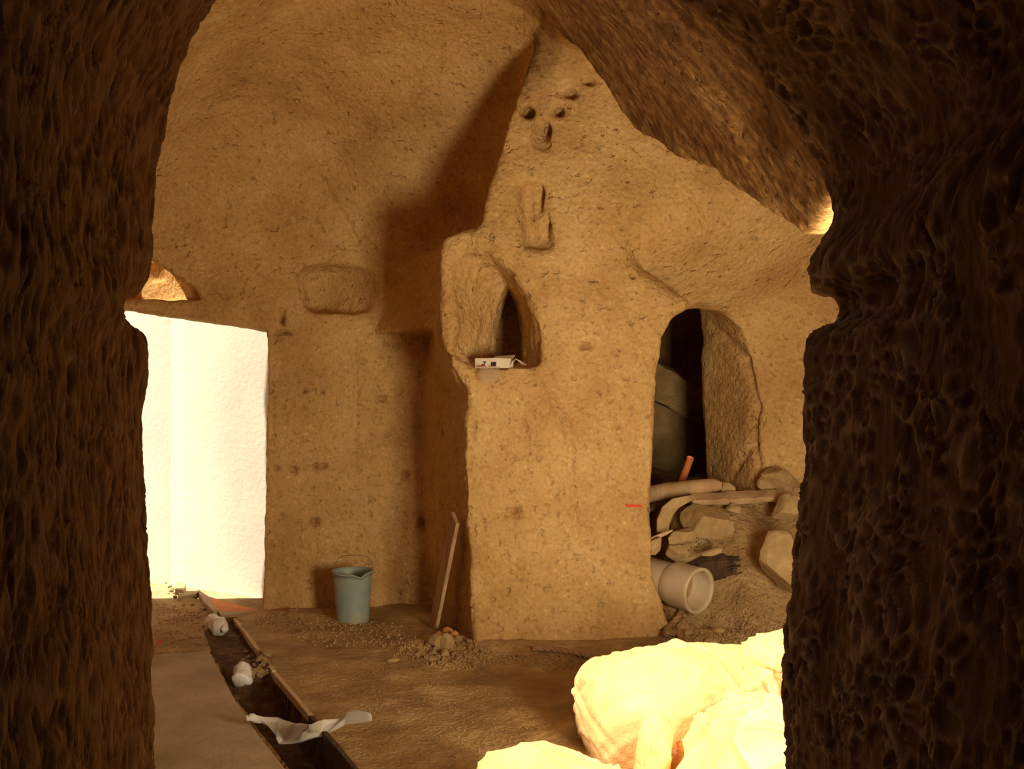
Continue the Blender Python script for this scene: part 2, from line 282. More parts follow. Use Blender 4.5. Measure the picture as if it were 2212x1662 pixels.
def nets(D):
    s = D < 0; nx, ny, nz = D.shape
    cnt = np.zeros((nx - 1, ny - 1, nz - 1), np.uint8)
    for a in (0, 1):
        for b in (0, 1):
            for c in (0, 1): cnt += s[a:nx - 1 + a, b:ny - 1 + b, c:nz - 1 + c]
    act = (cnt > 0) & (cnt < 8); idx = np.argwhere(act); ids = np.full(act.shape, -1, np.int32); ids[act] = np.arange(len(idx))
    pos = np.zeros((len(idx), 3)); num = np.zeros(len(idx))
    cor = [(a, b, c) for a in (0, 1) for b in (0, 1) for c in (0, 1)]
    val = {q: D[idx[:, 0] + q[0], idx[:, 1] + q[1], idx[:, 2] + q[2]] for q in cor}
    for q in cor:
        for ax in range(3):
            if q[ax]: continue
            r = list(q); r[ax] = 1; r = tuple(r); m = (val[q] < 0) != (val[r] < 0); t = val[q] / (val[q] - val[r] + 1e-12)
            p = np.tile(np.array(q, float), (len(idx), 1)); p[:, ax] = t
            pos[m] += p[m]; num[m] += 1
    pos = (pos / num[:, None] + idx) * H + np.array([X0, Y0, Z0])
    faces = []
    for ax in range(3):
        o1, o2 = [(1, 2), (2, 0), (0, 1)][ax]
        sl = [slice(1, -1)] * 3; sl[ax] = slice(0, -1); sl2 = [slice(1, -1)] * 3; sl2[ax] = slice(1, None)
        A = s[tuple(sl)]; B = s[tuple(sl2)]; e = np.argwhere(A != B); off = np.array([1, 1, 1]); off[ax] = 0; e = e + off
        u = np.zeros(3, int); v = np.zeros(3, int); u[o1] = 1; v[o2] = 1
        g = lambda q: ids[q[:, 0], q[:, 1], q[:, 2]]
        f = np.stack([g(e - u - v), g(e - v), g(e), g(e - u)], 1)
        flip = ~s[e[:, 0], e[:, 1], e[:, 2]]; f[flip] = f[flip][:, ::-1]
        faces.append(f)
    f = np.concatenate(faces); return pos, f[:, ::-1]
D[:, :, 0] = 1.0
V, Q = nets(D)
gr = np.stack(np.gradient(D, H), -1) if False else None
def mkmesh(v, q):
    me = bpy.data.meshes.new('rock'); me.vertices.add(len(v)); me.vertices.foreach_set('co', v.astype(np.float32).ravel())
    me.loops.add(len(q) * 4); me.loops.foreach_set('vertex_index', q.astype(np.int32).ravel())
    me.polygons.add(len(q)); me.polygons.foreach_set('loop_start', np.arange(len(q), dtype=np.int32) * 4); me.update(calc_edges=True); return me
def normals(v, q):
    a, b, c, d = v[q[:, 0]], v[q[:, 1]], v[q[:, 2]], v[q[:, 3]]; n = np.cross(c - a, d - b); N = np.zeros_like(v)
    for k in range(4):
        for ax in range(3): N[:, ax] += np.bincount(q[:, k], n[:, ax], len(v))
    return N / (np.linalg.norm(N, axis=1)[:, None] + 1e-12)
def compact(v, q):
    u, inv = np.unique(q, return_inverse=True); return v[u], inv.reshape(q.shape)
def subdiv(v, q, lv):
    me = mkmesh(v, q); o = bpy.data.objects.new('tmp', me); C.objects.link(o)
    m = o.modifiers.new('s', 'SUBSURF'); m.levels = lv; m.boundary_smooth = 'PRESERVE_CORNERS'
    dg = bpy.context.evaluated_depsgraph_get(); e = o.evaluated_get(dg).to_mesh()
    vv = np.empty(len(e.vertices) * 3); e.vertices.foreach_get('co', vv); qq = np.empty(len(e.loops), np.int32); e.loops.foreach_get('vertex_index', qq)
    bpy.data.objects.remove(o); bpy.data.meshes.remove(me); return vv.reshape(-1, 3), qq.reshape(-1, 4)
ctr = V[Q].mean(1)
# keep only what can matter: drop the walls of the buried rear of the entrance and so on stays cheap anyway
front = ctr[:, 1] < 2.62
fvis = front & (ctr[:, 1] > .55) & (abs(ctr[:, 0]) < 1.05)
HOLES = [(875, 1030, 7.4, .022, .04), (908, 1137, 7.35, .024, .055), (825, 862, 7.4, .03, .02), (668, 846, 7.4, .012, .015), (704, 846, 7.4, .010, .012), (606, 1010, 7.3, .016, .016), (641, 1014, 7.3, .020, .020), (686, 1009, 7.3, .02, .02), (702, 1008, 7.3, .02, .02),
         (1236, 198, 6.25, .035, .022), (1276, 170, 6.25, .035, .02), (1210, 238, 6.25, .02, .022), (1144, 242, 6.25, .018, .016), (1180, 280, 6.25, .02, .04), (1182, 490, 6.25, .022, .05), (1168, 425, 6.25, .014, .07), (1116, 1110, 6.2, .025, .03), (1268, 746, 6.2, .035, .018), (958, 940, 6.8, .015, .015), (618, 690, 7.3, .012, .05), (622, 720, 7.3, .05, .01), (690, 1125, 7.4, .03, .03), (1300, 440, 6.2, .012, .012), (1376, 588, 6.2, .014, .014), (1448, 602, 6.5, .014, .014)]
SEAMS = [([(690, 380), (735, 460), (762, 515)], 7.2, .02, .018), ([(480, 160), (500, 163)], 6.6, .008, .01), ([(768, 740), (772, 850), (768, 1000)], 7.4, .02, .02), ([(1240, 890), (1235, 1000), (1250, 1170)], 6.2, .016, .018), ([(1130, 900), (1140, 960)], 6.2, .015, .02), ([(1190, 860), (1240, 950)], 6.2, .03, -.03), ([(596, 860), (600, 980)], 7.3, .02, .012),
         ([(1562, 700), (1610, 780), (1636, 880), (1630, 960), (1640, 1010)], 7.2, .02, .03), ([(1620, 960), (1600, 1010), (1590, 1040)], 7.3, .015, .02), ([(1600, 470), (1680, 440)], 5.2, .01, .01)]
def finish(v, q, lv, mode):
    v, q = compact(v, q)
    if lv: v, q = subdiv(v, q, lv)
    n = normals(v, q)
    if mode == 'front':
        big = fbm(v, (.35, .35, .5), 2, 3) * .022
        wv = v + .05 * np.stack([fbm(v, (.13,) * 3, 1, 31), fbm(v, (.13,) * 3, 1, 32), fbm(v, (.13,) * 3, 1, 33)], 1)
        right = np.clip((v[:, 0] + .1) / .3, 0, 1)
        # long pick strokes on the left, pecked hollows between sharp ridges on the right
        f1, f2 = worley(np.stack([wv[:, 0] * 13, wv[:, 1] * 14 + wv[:, 2] * 8, wv[:, 2] * 21 - wv[:, 1] * 3], 1), 5)
        rid = np.exp(-((f2 - f1) / .15) ** 2) * np.clip(.75 + .9 * fbm(v, (.11,) * 3, 1, 37), 0, 1)
        g1, g2 = worley(np.stack([wv[:, 0] * 22, wv[:, 1] * 32 + wv[:, 2] * 5, wv[:, 2] * 9], 1), 9)
        d = big + right * (.010 * rid - .004 * (1 - f1)) + (1 - right) * (.0065 * np.exp(-((g2 - g1) / .22) ** 2) - .004 * (1 - g1)) + fbm(v, (.03, .03, .045), 2, 8) * .006
        global RIDGE; RIDGE = np.clip((1 - right) * .55 * np.exp(-((g2 - g1) / .20) ** 2) + right * rid ** 1.3, 0, 1)
        v = v + n * (d * np.clip((2.60 - v[:, 1]) / .12, 0, 1))[:, None]
    else:
        d = fbm(v, (.55, .55, .45), 2, 21) * .030 + fbm(v, (.14, .14, .12), 3, 22) * .012 + fbm(v, (.045, .045, .03), 2, 24) * .0045
        rr = np.clip(1.2 - np.abs(v[:, 0] + .25) / .5, 0, 1) * np.clip((v[:, 1] - 5.8) * 3, 0, 1) * np.clip((2.9 - v[:, 2]) / .3, 0, 1)
        d = d + rr * fbm(v, (.05, .05, .11), 3, 27) * .016
        # a few small holes and cracks
        px = 1106 + v[:, 0] / v[:, 1] * F; py = 831 - (v[:, 2] - EYE) / v[:, 1] * F
        for hx, hy, Y, a, b in HOLES:
            c = np.array(P(hx, hy, Y)); e = ((v[:, 0] - c[0]) / a) ** 2 + ((v[:, 2] - c[2]) / b) ** 2
            d = d - np.where(abs(v[:, 1] - Y) < .45, .09 * np.exp(-e * 1.2), 0)
        for pts, Y, a, dep in SEAMS:
            for k in range(len(pts) - 1):
                A = np.array(P(*pts[k], Y))[[0, 2]]; B = np.array(P(*pts[k + 1], Y))[[0, 2]]; w_ = v[:, [0, 2]] - A; t = np.clip((w_ @ (B - A)) / ((B - A) @ (B - A)), 0, 1)
                r = np.linalg.norm(w_ - t[:, None] * (B - A), axis=1)
                d = d - np.where(abs(v[:, 1] - Y) < .5, dep * np.exp(-(r / a) ** 2), 0)
        v = v + n * (d * np.clip((v[:, 1] - 2.64) / .2, 0, 1))[:, None]
    return v, q, normals(v, q), v[q].mean(1)
def piece(R_, mask, nm, m):
    v, q, n, c = R_
    if not mask.any(): return
    u, inv = np.unique(q[mask], return_inverse=True); me = mkmesh(v[u], inv.reshape(-1, 4)); o = link(nm, me, m, None, True); o['kind'] = 'structure'
    me.normals_split_custom_set_from_vertices(n[u].astype(np.float32))
    if nm in ('wall_front_left', 'wall_front_right'):
        at = me.attributes.new('ridge', 'FLOAT', 'POINT'); at.data.foreach_set('value', RIDGE[u].astype(np.float32))
    if nm in ('wall_arch', 'ceiling', 'wall_pier'):       # smoke stain, with shade painted in on the chamber side of the arch, and along the top of the pier
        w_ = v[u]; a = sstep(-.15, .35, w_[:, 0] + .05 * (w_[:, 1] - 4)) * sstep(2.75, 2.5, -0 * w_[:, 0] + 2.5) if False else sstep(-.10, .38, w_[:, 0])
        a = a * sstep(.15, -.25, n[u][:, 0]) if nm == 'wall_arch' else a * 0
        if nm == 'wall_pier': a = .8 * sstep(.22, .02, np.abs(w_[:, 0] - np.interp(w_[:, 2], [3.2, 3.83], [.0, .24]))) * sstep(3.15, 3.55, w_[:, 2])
        at = me.attributes.new('soot_shade', 'FLOAT', 'POINT'); at.data.foreach_set('value', a.astype(np.float32))
near_ = (ctr[:, 1] < 2.68) & (ctr[:, 1] > .55) & (abs(ctr[:, 0]) < 1.05) & (ctr[:, 2] > 0)
R_ = finish(V, Q[near_], 2, 'front'); c = R_[3]
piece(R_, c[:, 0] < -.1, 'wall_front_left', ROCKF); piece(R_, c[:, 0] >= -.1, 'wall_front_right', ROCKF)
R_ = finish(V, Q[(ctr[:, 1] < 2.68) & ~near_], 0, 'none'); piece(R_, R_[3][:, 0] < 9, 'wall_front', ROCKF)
R_ = finish(V, Q[ctr[:, 1] > 2.56], 1, 'rock'); c = R_[3]; rest = np.ones(len(c), bool)
def take(mask, nm):
    global rest
    mask = mask & rest; piece(R_, mask, nm, ROCK); rest &= ~mask
take((c[:, 1] > 7.8) & (c[:, 0] > .3), 'wall_dark_room')
take((c[:, 1] > 7.6) & (c[:, 0] < -1.5), 'wall_yard')
take((c[:, 0] > .45) & (c[:, 1] > 6.38) | (c[:, 0] > .80) & (c[:, 1] > 5.85) & (c[:, 2] < 3.3), 'wall_right')
edge = np.interp(c[:, 2], [0, 1.1, 1.5, 1.8, 2.5, 2.56, 3.17, 3.83], [-.24, -.34, -.34, -.46, -.46, -.23, -.08, .18])
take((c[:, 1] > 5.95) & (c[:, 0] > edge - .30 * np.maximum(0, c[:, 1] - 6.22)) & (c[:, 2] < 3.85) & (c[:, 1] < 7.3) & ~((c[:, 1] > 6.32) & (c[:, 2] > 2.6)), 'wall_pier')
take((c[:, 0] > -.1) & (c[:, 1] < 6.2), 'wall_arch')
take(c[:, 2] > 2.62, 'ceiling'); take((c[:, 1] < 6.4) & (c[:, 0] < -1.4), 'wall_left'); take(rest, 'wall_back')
del D

# ------------------------------------------------------------------ floor
def sstep(a, b, x): t = np.clip((x - a) / (b - a), 0, 1); return t * t * (3 - 2 * t)
TR = [G(500, 1330), G(590, 1450), G(665, 1540), G(770, 1662), (-.33, 3.5, 0)]     # right edge of the trench
TL = [G(440, 1370), G(455, 1410), G(500, 1500), G(625, 1662), (-.62, 3.5, 0)]
def tx(T, y): ty = [p[1] for p in T][::-1]; return np.interp(y, ty, [p[0] for p in T][::-1])
def height(x, y, fine=True):
    x = np.asarray(x, float); y = np.asarray(y, float); p = np.stack([x.ravel(), y.ravel(), 0 * x.ravel()], 1)
    z = fbm(p, (.9, .9, 1), 2, 41).reshape(x.shape) * .02
    if fine: z = z + fbm(p, (.16, .12, 1), 3, 42).reshape(x.shape) * .016
    z = np.where((x < tx(TL, y)) & (y < 6.05), z - .022, z)
    m = sstep(.86, 1.10, x - .05 * (y - 6.4)) * np.interp(y, [5.9, 6.15, 6.3, 6.45, 6.6, 6.75, 6.9, 7.1], [0, .03, .07, .15, .32, .52, .68, .82])
    m = m + .10 * sstep(1.6, 2.3, x) * sstep(5.2, 6.4, y)
    z = z + m * (1 + (.12 * fbm(p, (.3, .3, 1), 3, 43).reshape(x.shape)))
    if fine: z = z + (m > .02) * fbm(p, (.09, .09, 1), 2, 47).reshape(x.shape) * .02
    z = z - .20 * np.exp(-((x - 1.27) / .17) ** 4 - ((y - 6.55) / .17) ** 4)
    z = z + .05 * np.exp(-(((x + .42) / .30) ** 2 + ((y - 6.22) / .20) ** 2)) + .03 * np.exp(-(((x + 1.6) / .25) ** 2 + ((y - 7.0) / .2) ** 2))
    z = z + .04 * np.exp(-((y - 6.13 - .16 * x) / .12) ** 2) * sstep(-.3, -.1, x) * (1 - sstep(.9, 1.1, x))
    inn = (x > tx(TL, y)) & (x < tx(TR, y)) & (y < 6.9)
    dep = .17 * (1 - .75 * sstep(5.35, 5.75, y)) 
    z = np.where(inn, z - dep + .07 * np.exp(-(((x + 1.44) / .15) ** 2 + ((y - 5.72) / .16) ** 2)), z)
    z = z - .045 * (1 - sstep(-1.9, -1.5, x)) * sstep(5.9, 6.2, y) * (1 - sstep(6.9, 7.3, y)) * 0
    return z
fx = np.arange(-3.2, 2.75, .028); fy = np.arange(2.2, 8.9, .028)
def grid(nm, fx, fy, m):
    A, B = np.meshgrid(fx, fy, indexing='ij')
    for T in (TL, TR):          # run the grid exactly along the channel's edges
        e = tx(T, B); A = np.where((np.abs(A - e) < .0145) & (B < 6.88), e, A)
    Zh = height(A, B); v = np.stack([A.ravel(), B.ravel(), Zh.ravel()], 1)
    i = np.arange(len(fx) * len(fy)).reshape(len(fx), len(fy)); q = np.stack([i[:-1, :-1], i[1:, :-1], i[1:, 1:], i[:-1, 1:]], -1).reshape(-1, 4)
    return v, q
v, q = grid('floor', fx, fy, DIRT); c = v[q].mean(1)
o = None
yard = (c[:, 1] > 7.6) & (c[:, 0] < -1.3)
intr = (c[:, 0] > tx(TL, c[:, 1])) & (c[:, 0] < tx(TR, c[:, 1])) & (c[:, 1] < 6.9)
mound = (c[:, 0] > .9) & (c[:, 1] > 5.9)
for msk, nm, mm in ((yard, 'ground_outside', SLAB), (intr & ~yard, 'trench_bed', DARKD), (mound & ~intr, 'rubble_mound', DIRT), (~yard & ~intr & ~mound, 'floor', DIRT)):
    vv, qq = compact(v, q[msk]); 
    if nm == 'ground_outside': vv[:, 2] = -.045 + (vv[:, 2]) * .4
    o = link(nm, mkmesh(vv, qq), mm, None, True); o['kind'] = 'structure'
pyd('floor_entrance', [(-1.3, -1.5, 0), (1.3, -1.5, 0), (1.3, 2.22, 0), (-1.3, 2.22, 0)], [(0, 1, 2, 3)], DIRT)['kind'] = 'structure'
pyd('floor_dark_room', [(.4, 8.85, .55), (2.9, 8.85, .55), (2.9, 10.4, .4), (.4, 10.4, .4)], [(0, 1, 2, 3)], DIRT)['kind'] = 'structure'

def hz(x, y): return float(height(np.array([x]), np.array([y]))[0])
def solid(name, top, thick, m, parent=None, bevel=.006):
    """a slab from a list of top points, thick downward"""
    n = len(top); v = [Vector(p) for p in top] + [Vector(p) - Vector((0, 0, thick)) for p in top]
    f = [tuple(range(n)), tuple(range(2 * n - 1, n - 1, -1))] + [(i, i + n, (i + 1) % n + n, (i + 1) % n) for i in range(n)]
    bm = bmesh.new(); vs = [bm.verts.new(p) for p in v]; [bm.faces.new([vs[i] for i in ff]) for ff in f]
    bmesh.ops.recalc_face_normals(bm, faces=bm.faces)
    if bevel: bmesh.ops.bevel(bm, geom=list(bm.edges), offset=bevel, segments=2, affect='EDGES', profile=.6)
    return frombm(name, bm, m, parent)
def plank(name, a, b, wdt, th, m, up=(0, 0, 1), parent=None, bevel=.004, bend=0, seg=8, wob=.004):
    """a board from a to b, width along up x axis, thick along up"""
    a, b, up = Vector(a), Vector(b), Vector(up); ax = (b - a).normalized(); sd = ax.cross(up).normalized(); nn = sd.cross(ax).normalized()
    bm = bmesh.new(); rings = []
    for i in range(seg + 1):
        t = i / seg; c = a.lerp(b, t) + nn * bend * math.sin(math.pi * t); j = 1 + random.uniform(-.06, .06)
        rings.append([bm.verts.new(c + sd * wdt / 2 * sx * j + nn * (th / 2 * sz + random.uniform(-wob, wob))) for sx, sz in ((-1, -1), (1, -1), (1, 1), (-1, 1))])
    for r1, r2 in zip(rings, rings[1:]):
        for k in range(4): bm.faces.new((r1[k], r1[(k + 1) % 4], r2[(k + 1) % 4], r2[k]))
    bm.faces.new(rings[0][::-1]); bm.faces.new(rings[-1]); bmesh.ops.recalc_face_normals(bm, faces=bm.faces)
    if bevel: bmesh.ops.bevel(bm, geom=[e for e in bm.edges if e.calc_face_angle(0) > .8], offset=bevel, segments=1, affect='EDGES')
    return frombm(name, bm, m, parent)
def tube(name, pts, r, m, parent=None, n=10, closed=True, smooth=True, inner=None, twist=None):
    pts = [Vector(p) for p in pts]; R = r if isinstance(r, (list, tuple)) else [r] * len(pts); bm = bmesh.new(); rings = []; up = Vector((0, 0, 1))
    for i, p in enumerate(pts):
        t = (pts[min(i + 1, len(pts) - 1)] - pts[max(i - 1, 0)]).normalized()
        if i == 0: u = t.cross(up if abs(t.z) < .9 else Vector((1, 0, 0))).normalized()
        u = (u - t * u.dot(t)).normalized(); w_ = t.cross(u)
        rings.append([bm.verts.new(p + (u * math.cos(2 * math.pi * k / n) + w_ * math.sin(2 * math.pi * k / n)) * R[i]) for k in range(n)])
    for r1, r2 in zip(rings, rings[1:]):
        for k in range(n): bm.faces.new((r1[k], r1[(k + 1) % n], r2[(k + 1) % n], r2[k]))
    if closed: bm.faces.new(rings[0][::-1]); bm.faces.new(rings[-1])
    bmesh.ops.recalc_face_normals(bm, faces=bm.faces)
    return frombm(name, bm, m, parent, smooth)
def lathe(name, prof, m, parent=None, n=32, smooth=True, wob=0):
    bm = bmesh.new(); rings = [[bm.verts.new((r * math.cos(2 * math.pi * k / n), r * math.sin(2 * math.pi * k / n), z)) for k in range(n)] if r > 1e-5 else [bm.verts.new((0, 0, z))] for r, z in prof]
    for a, b in zip(rings, rings[1:]):
        for k in range(n):
            if len(a) == 1: bm.faces.new((a[0], b[(k + 1) % n], b[k]))
            elif len(b) == 1: bm.faces.new((a[k], a[(k + 1) % n], b[0]))
            else: bm.faces.new((a[k], a[(k + 1) % n], b[(k + 1) % n], b[k]))
    bmesh.ops.recalc_face_normals(bm, faces=bm.faces)
    o = frombm(name, bm, m, parent, smooth); return o
def rock(name, size, m, seed, sub=2, sharp=.5, parent=None):
    """an angular broken stone: a sphere clipped by random planes"""
    rr = random.Random(seed); bm = bmesh.new(); bmesh.ops.create_icosphere(bm, subdivisions=sub, radius=1)
    pl = []
    for i in range(9):
        n = Vector((rr.gauss(0, 1), rr.gauss(0, 1), rr.gauss(0, 1))).normalized(); pl.append((n, rr.uniform(.55, .9)))
    for v in bm.verts:
        for n, h in pl:
            e = v.co.dot(n) - h
            if e > 0: v.co -= n * e
        v.co *= 1 + rr.uniform(-.03, .03)
        v.co = Vector((v.co.x * size[0], v.co.y * size[1], v.co.z * size[2]))
    return frombm(name, bm, m, parent)

# ------------------------------------------------------------------ yard behind the left doorway
wl = [(-1.60, 7.62), (-2.80, 8.36), (-4.2, 8.86)]; bk = [(-4.2, 9.05), (-2.75, 8.55), (-1.45, 7.80)]
o = solid('wall_outside', [Vector((x, y, 2.75)) for x, y in wl + bk], 2.95, WHITE, bevel=.004); tag(o, kind='structure')

# ------------------------------------------------------------------ left side of the floor
DY = np.arange(3.2, 9.5, .01)
def drop_many(px, py):
    px, py = np.asarray(px, float), np.asarray(py, float); dx, dz = (px - 1106) / F, (831 - py) / F
    Yg = np.arange(3.2, 9.5, .03); A = dx[:, None] * Yg; zz = EYE + dz[:, None] * Yg - height(A, np.broadcast_to(Yg, A.shape), False)
    k = np.maximum(np.argmax(zz < 0, 1), 1); r_ = np.arange(len(k)); za, zb = zz[r_, k - 1], zz[r_, k]; Y = Yg[k - 1] + .03 * za / (za - zb + 1e-9); return np.stack([dx * Y, Y, height(dx * Y, Y)], 1)
def drop(px, py, lift=0.0):
    """where a line of sight meets the floor surface"""
    dx, dz = (px - 1106) / F, (831 - py) / F
    Yv = np.arange(3.2, 9.5, .01); zz = EYE + dz * Yv - height(dx * Yv, Yv, False)
    k = int(np.argmax(zz < 0)); Y = float(Yv[k]); return Vector((dx * Y, Y, hz(dx * Y, Y) + lift))
slab_px = [(150, 1418), (330, 1414), (452, 1406), (470, 1440), (506, 1508), (560, 1590), (625, 1672), (700, 1800), (150, 1800)]
o = solid('concrete_slab', [G(a, b, .020) for a, b in slab_px], .06, SLAB, bevel=.008)
tag(o, 'dusty grey concrete slab set in the floor left of the open channel', 'slab')
for k, (pa, pb, t) in enumerate((((508, 1338), (592, 1452), 'far'), ((594, 1456), (672, 1548), 'near'), ((672, 1550), (775, 1672), 'front'))):
    a, b = Vector(G(*pa, .012)), Vector(G(*pb, .012))
    lab = ['pale edging board along the far end of the channel, its top lit', 'short pale edging board on the channel beside the pebble heap', 'edging board of the channel in front of the white plastic sheet'][k]
    o = plank('edging_board', a, b, .026, .040 if k < 2 else .15, WOODP if k < 2 else WOODD, bevel=.003, wob=.002); o.location.z = -.012 if k < 2 else -.066
    tag(o, lab, 'board', 'boards edging the floor channel')
def crumpled(name, prof, m, seed, amp=.012, ribs=0):
    o = lathe(name, prof, m, n=28); me = o.data
    v = np.empty(len(me.vertices) * 3); me.vertices.foreach_get('co', v); v = v.reshape(-1, 3)
    f1, f2 = worley(v * 22 + seed, seed); v = v * (1 - .16 * (1 - (f2 - f1))[:, None] * np.array([1, 1, 0])) + fbm(v, (.06,) * 3, 2, seed)[:, None] * amp
    me.vertices.foreach_set('co', v.ravel()); me.update(); return o
def bottle(px, py, L, R, yaw, label, seed, tilt=0):
    p = drop(px, py); t = empty('plastic_bottle', (p.x, p.y, p.z + R * .8), (math.radians(90 - tilt), 0, yaw)); tag(t, label, 'bottle', 'crushed white bottles in the floor channel')
    n = 9; pr = [(0, -L / 2), (R * .8, -L / 2)] + [(R * (.96 + .07 * (i % 2)), -L / 2 + .01 + L * .72 * i / 14) for i in range(15)] + [(R * .85, L * .32), (R * .45, L * .42), (R * .32, L * .45), (R * .30, L * .5)]
    b = crumpled('bottle_body', pr, PLAST, seed); b.parent = t
    c = lathe('cap', [(0, L * .56), (R * .34, L * .56), (R * .36, L * .49), (R * .34, L * .48), (0, L * .48)], PLAST, t, 16)
    return t
bottle(470, 1372, .23, .066, math.radians(38), 'crushed ribbed white bottle lying at the far end of the channel', 3)
bottle(524, 1478, .135, .055, math.radians(-170), 'short crushed white bottle in the channel beside the pebble heap', 5, 30)
# pebble heap in the channel
PEB = [rock('pebble_mesh', (1, .8, .65), STONE, 100 + k, 1) for k in range(5)]
for q in PEB: bpy.data.objects.remove(q)
PM = [m for m in bpy.data.meshes if m.name.startswith('pebble_mesh')]
def stone_at(p, r, name, label, group, mesh=None, cat='stone', m=None, sink=.35):
    me = mesh or random.choice(PM); o = bpy.data.objects.new(name, me); C.objects.link(o)
    o.scale = (r * random.uniform(.8, 1.25), r * random.uniform(.8, 1.2), r * random.uniform(.7, 1.1))
    o.location = (p[0], p[1], p[2] + r * sink); o.rotation_euler = (random.uniform(-.5, .5), random.uniform(-.5, .5), random.uniform(0, 6.28)); return tag(o, label, cat, group)
def fines(n, poly, rr, name, m, label):
    """grit too small to pick apart, joined as one"""
    pp = np.array(poly, float); v = []; f = []; k = 0; base = [(1, 0, 0), (-1, 0, 0), (0, 1, 0), (0, -1, 0), (0, 0, 1), (0, 0, -1)]; bf = [(0, 2, 4), (2, 1, 4), (1, 3, 4), (3, 0, 4), (2, 0, 5), (1, 2, 5), (3, 1, 5), (0, 3, 5)]
    X = RNG.uniform(pp[:, 0].min(), pp[:, 0].max(), n * 4); Yp = RNG.uniform(pp[:, 1].min(), pp[:, 1].max(), n * 4); ok = sdpoly(poly, X, Yp) < 0
    for p in drop_many(X[ok][:n], Yp[ok][:n]):
        r = rr[0] + (rr[1] - rr[0]) * random.random() ** 2; M = Matrix.Rotation(random.uniform(0, 6.3), 3, 'Z') @ Matrix.Rotation(random.uniform(-.7, .7), 3, 'X'); o_ = len(v); p = Vector(p)
        v += [tuple(p + Vector((0, 0, r * .3)) + M @ (Vector(b) * r * random.uniform(.65, 1.2))) for b in base]; f += [tuple(i + o_ for i in t) for t in bf]
    o = pyd(name, v, f, m); tag(o, label, 'gravel', None, 'stuff'); return o
def scatter(n, poly, rr, label, group, name='pebble'):
    """stones over a patch given by its outline in the photograph"""
    pp = np.array(poly, float); bx = (pp[:, 0].min(), pp[:, 0].max(), pp[:, 1].min(), pp[:, 1].max()); k = 0
    while k < n:
        x, y = random.uniform(bx[0], bx[1]), random.uniform(bx[2], bx[3])
        if sdpoly(poly, np.array([[x]]), np.array([[y]]))[0, 0] > 0: continue
        p = drop(x, y); r = rr[0] + (rr[1] - rr[0]) * random.random() ** 2.2; stone_at(p, r, name, label, group); k += 1
scatter(46, [(508, 1425), (530, 1410), (575, 1412), (592, 1440), (590, 1462), (552, 1470), (512, 1440)], (.016, .036), 'pale pebble in the small heap inside the floor channel', 'pebbles heaped in the channel')
# white plastic sheet lying over the channel
def sheet():
    A = [(528, 1546), (560, 1547), (600, 1551), (640, 1563), (668, 1566), (700, 1556), (745, 1551), (802, 1552)]   # far edge
    B = [(532, 1557), (566, 1556), (598, 1592), (600, 1608), (650, 1606), (690, 1592), (745, 1568), (802, 1557)]   # near edge
    lz = [.10, .10, .07, .03, .05, .06, .08, .10]
    n, mrow = 56, 18; v = []; f = []
    zA = [.07, .07, .03, .02, .13, .07, .06, .085]; zB = [.065, .05, .0, -.02, -.01, .0, .05, .085]
    for i in range(n + 1):
        t = i / n * 7; k = min(int(t), 6); u = t - k; u = u * u * (3 - 2 * u)
        a = np.array(A[k]) * (1 - u) + np.array(A[k + 1]) * u; b = np.array(B[k]) * (1 - u) + np.array(B[k + 1]) * u
        za = zA[k] * (1 - u) + zA[k + 1] * u; zb = zB[k] * (1 - u) + zB[k + 1] * u
        pa = Vector(G(a[0], a[1], za)); pb = Vector(G(b[0], b[1], zb))
        for j in range(mrow + 1):
            s = j / mrow; p = pa.lerp(pb, s); bul = math.sin(math.pi * s)
            z = p.z + .016 * bul * math.sin(i * .38 + 2 * s) + .03 * bul * vnoise(np.array([[i * .22, s * 2.2, 3.3]]), 3)[0]
            v.append((p.x + .003 * math.sin(i * .6), p.y + .006 * math.sin(i * .5 + s * 3), z))
    for i in range(n):
        for j in range(mrow):
            q = i * (mrow + 1) + j; f.append((q, q + 1, q + mrow + 2, q + mrow + 1))
    o = pyd('plastic_sheet', v, f, SHEET, smooth=True); m = o.modifiers.new('thin', 'SOLIDIFY'); m.thickness = .0015
    return o
tag(sheet(), 'crumpled white plastic sheet with two pointed wings lying across the channel', 'sheet')
# knot of the sheet standing up
def tuft(name, px, py, Y, hgt, wd, m, seed):
    pass
# sill of broken tiles below the doorway
for k, (poly, hh) in enumerate((([(388, 1272), (432, 1274), (425, 1282), (384, 1290)], .03), ([(380, 1255), (402, 1262), (396, 1276), (378, 1272)], .05), ([(438, 1285), (560, 1320), (468, 1324)], .012), ([(425, 1272), (450, 1288), (470, 1318), (462, 1322), (440, 1300)], .035), ([(470, 1320), (520, 1323), (512, 1330), (478, 1330)], .02))):
    o = solid('floor_tile', [G(a, b, hh) for a, b in poly], .05, SLAB if k != 2 else BRICK, bevel=.004)
    tag(o, ['broken pale tile on edge beside the left doorway', 'small chipped tile furthest back beside the doorway', 'large reddish triangular tile lying across the left doorway sill', 'narrow pale tile strip edging the reddish tile', 'broken tile piece behind the far end of the channel'][k], 'tile')
p = drop(345, 1405); o = plank('bottle_cap', p + Vector((-.012, 0, .03)), p + Vector((.012, .01, .045)), .02, .012, RED); tag(o, 'tiny red plastic clip on the floor at the left jamb', 'clip')
p = drop(322, 1240)
o = rock('dark_cloth', (.09, .06, .09), BLACK, 71); o.location = (p.x - .03, p.y, p.z + .07); tag(o, 'dark bundle at the foot of the white wall by the left jamb', 'bundle')
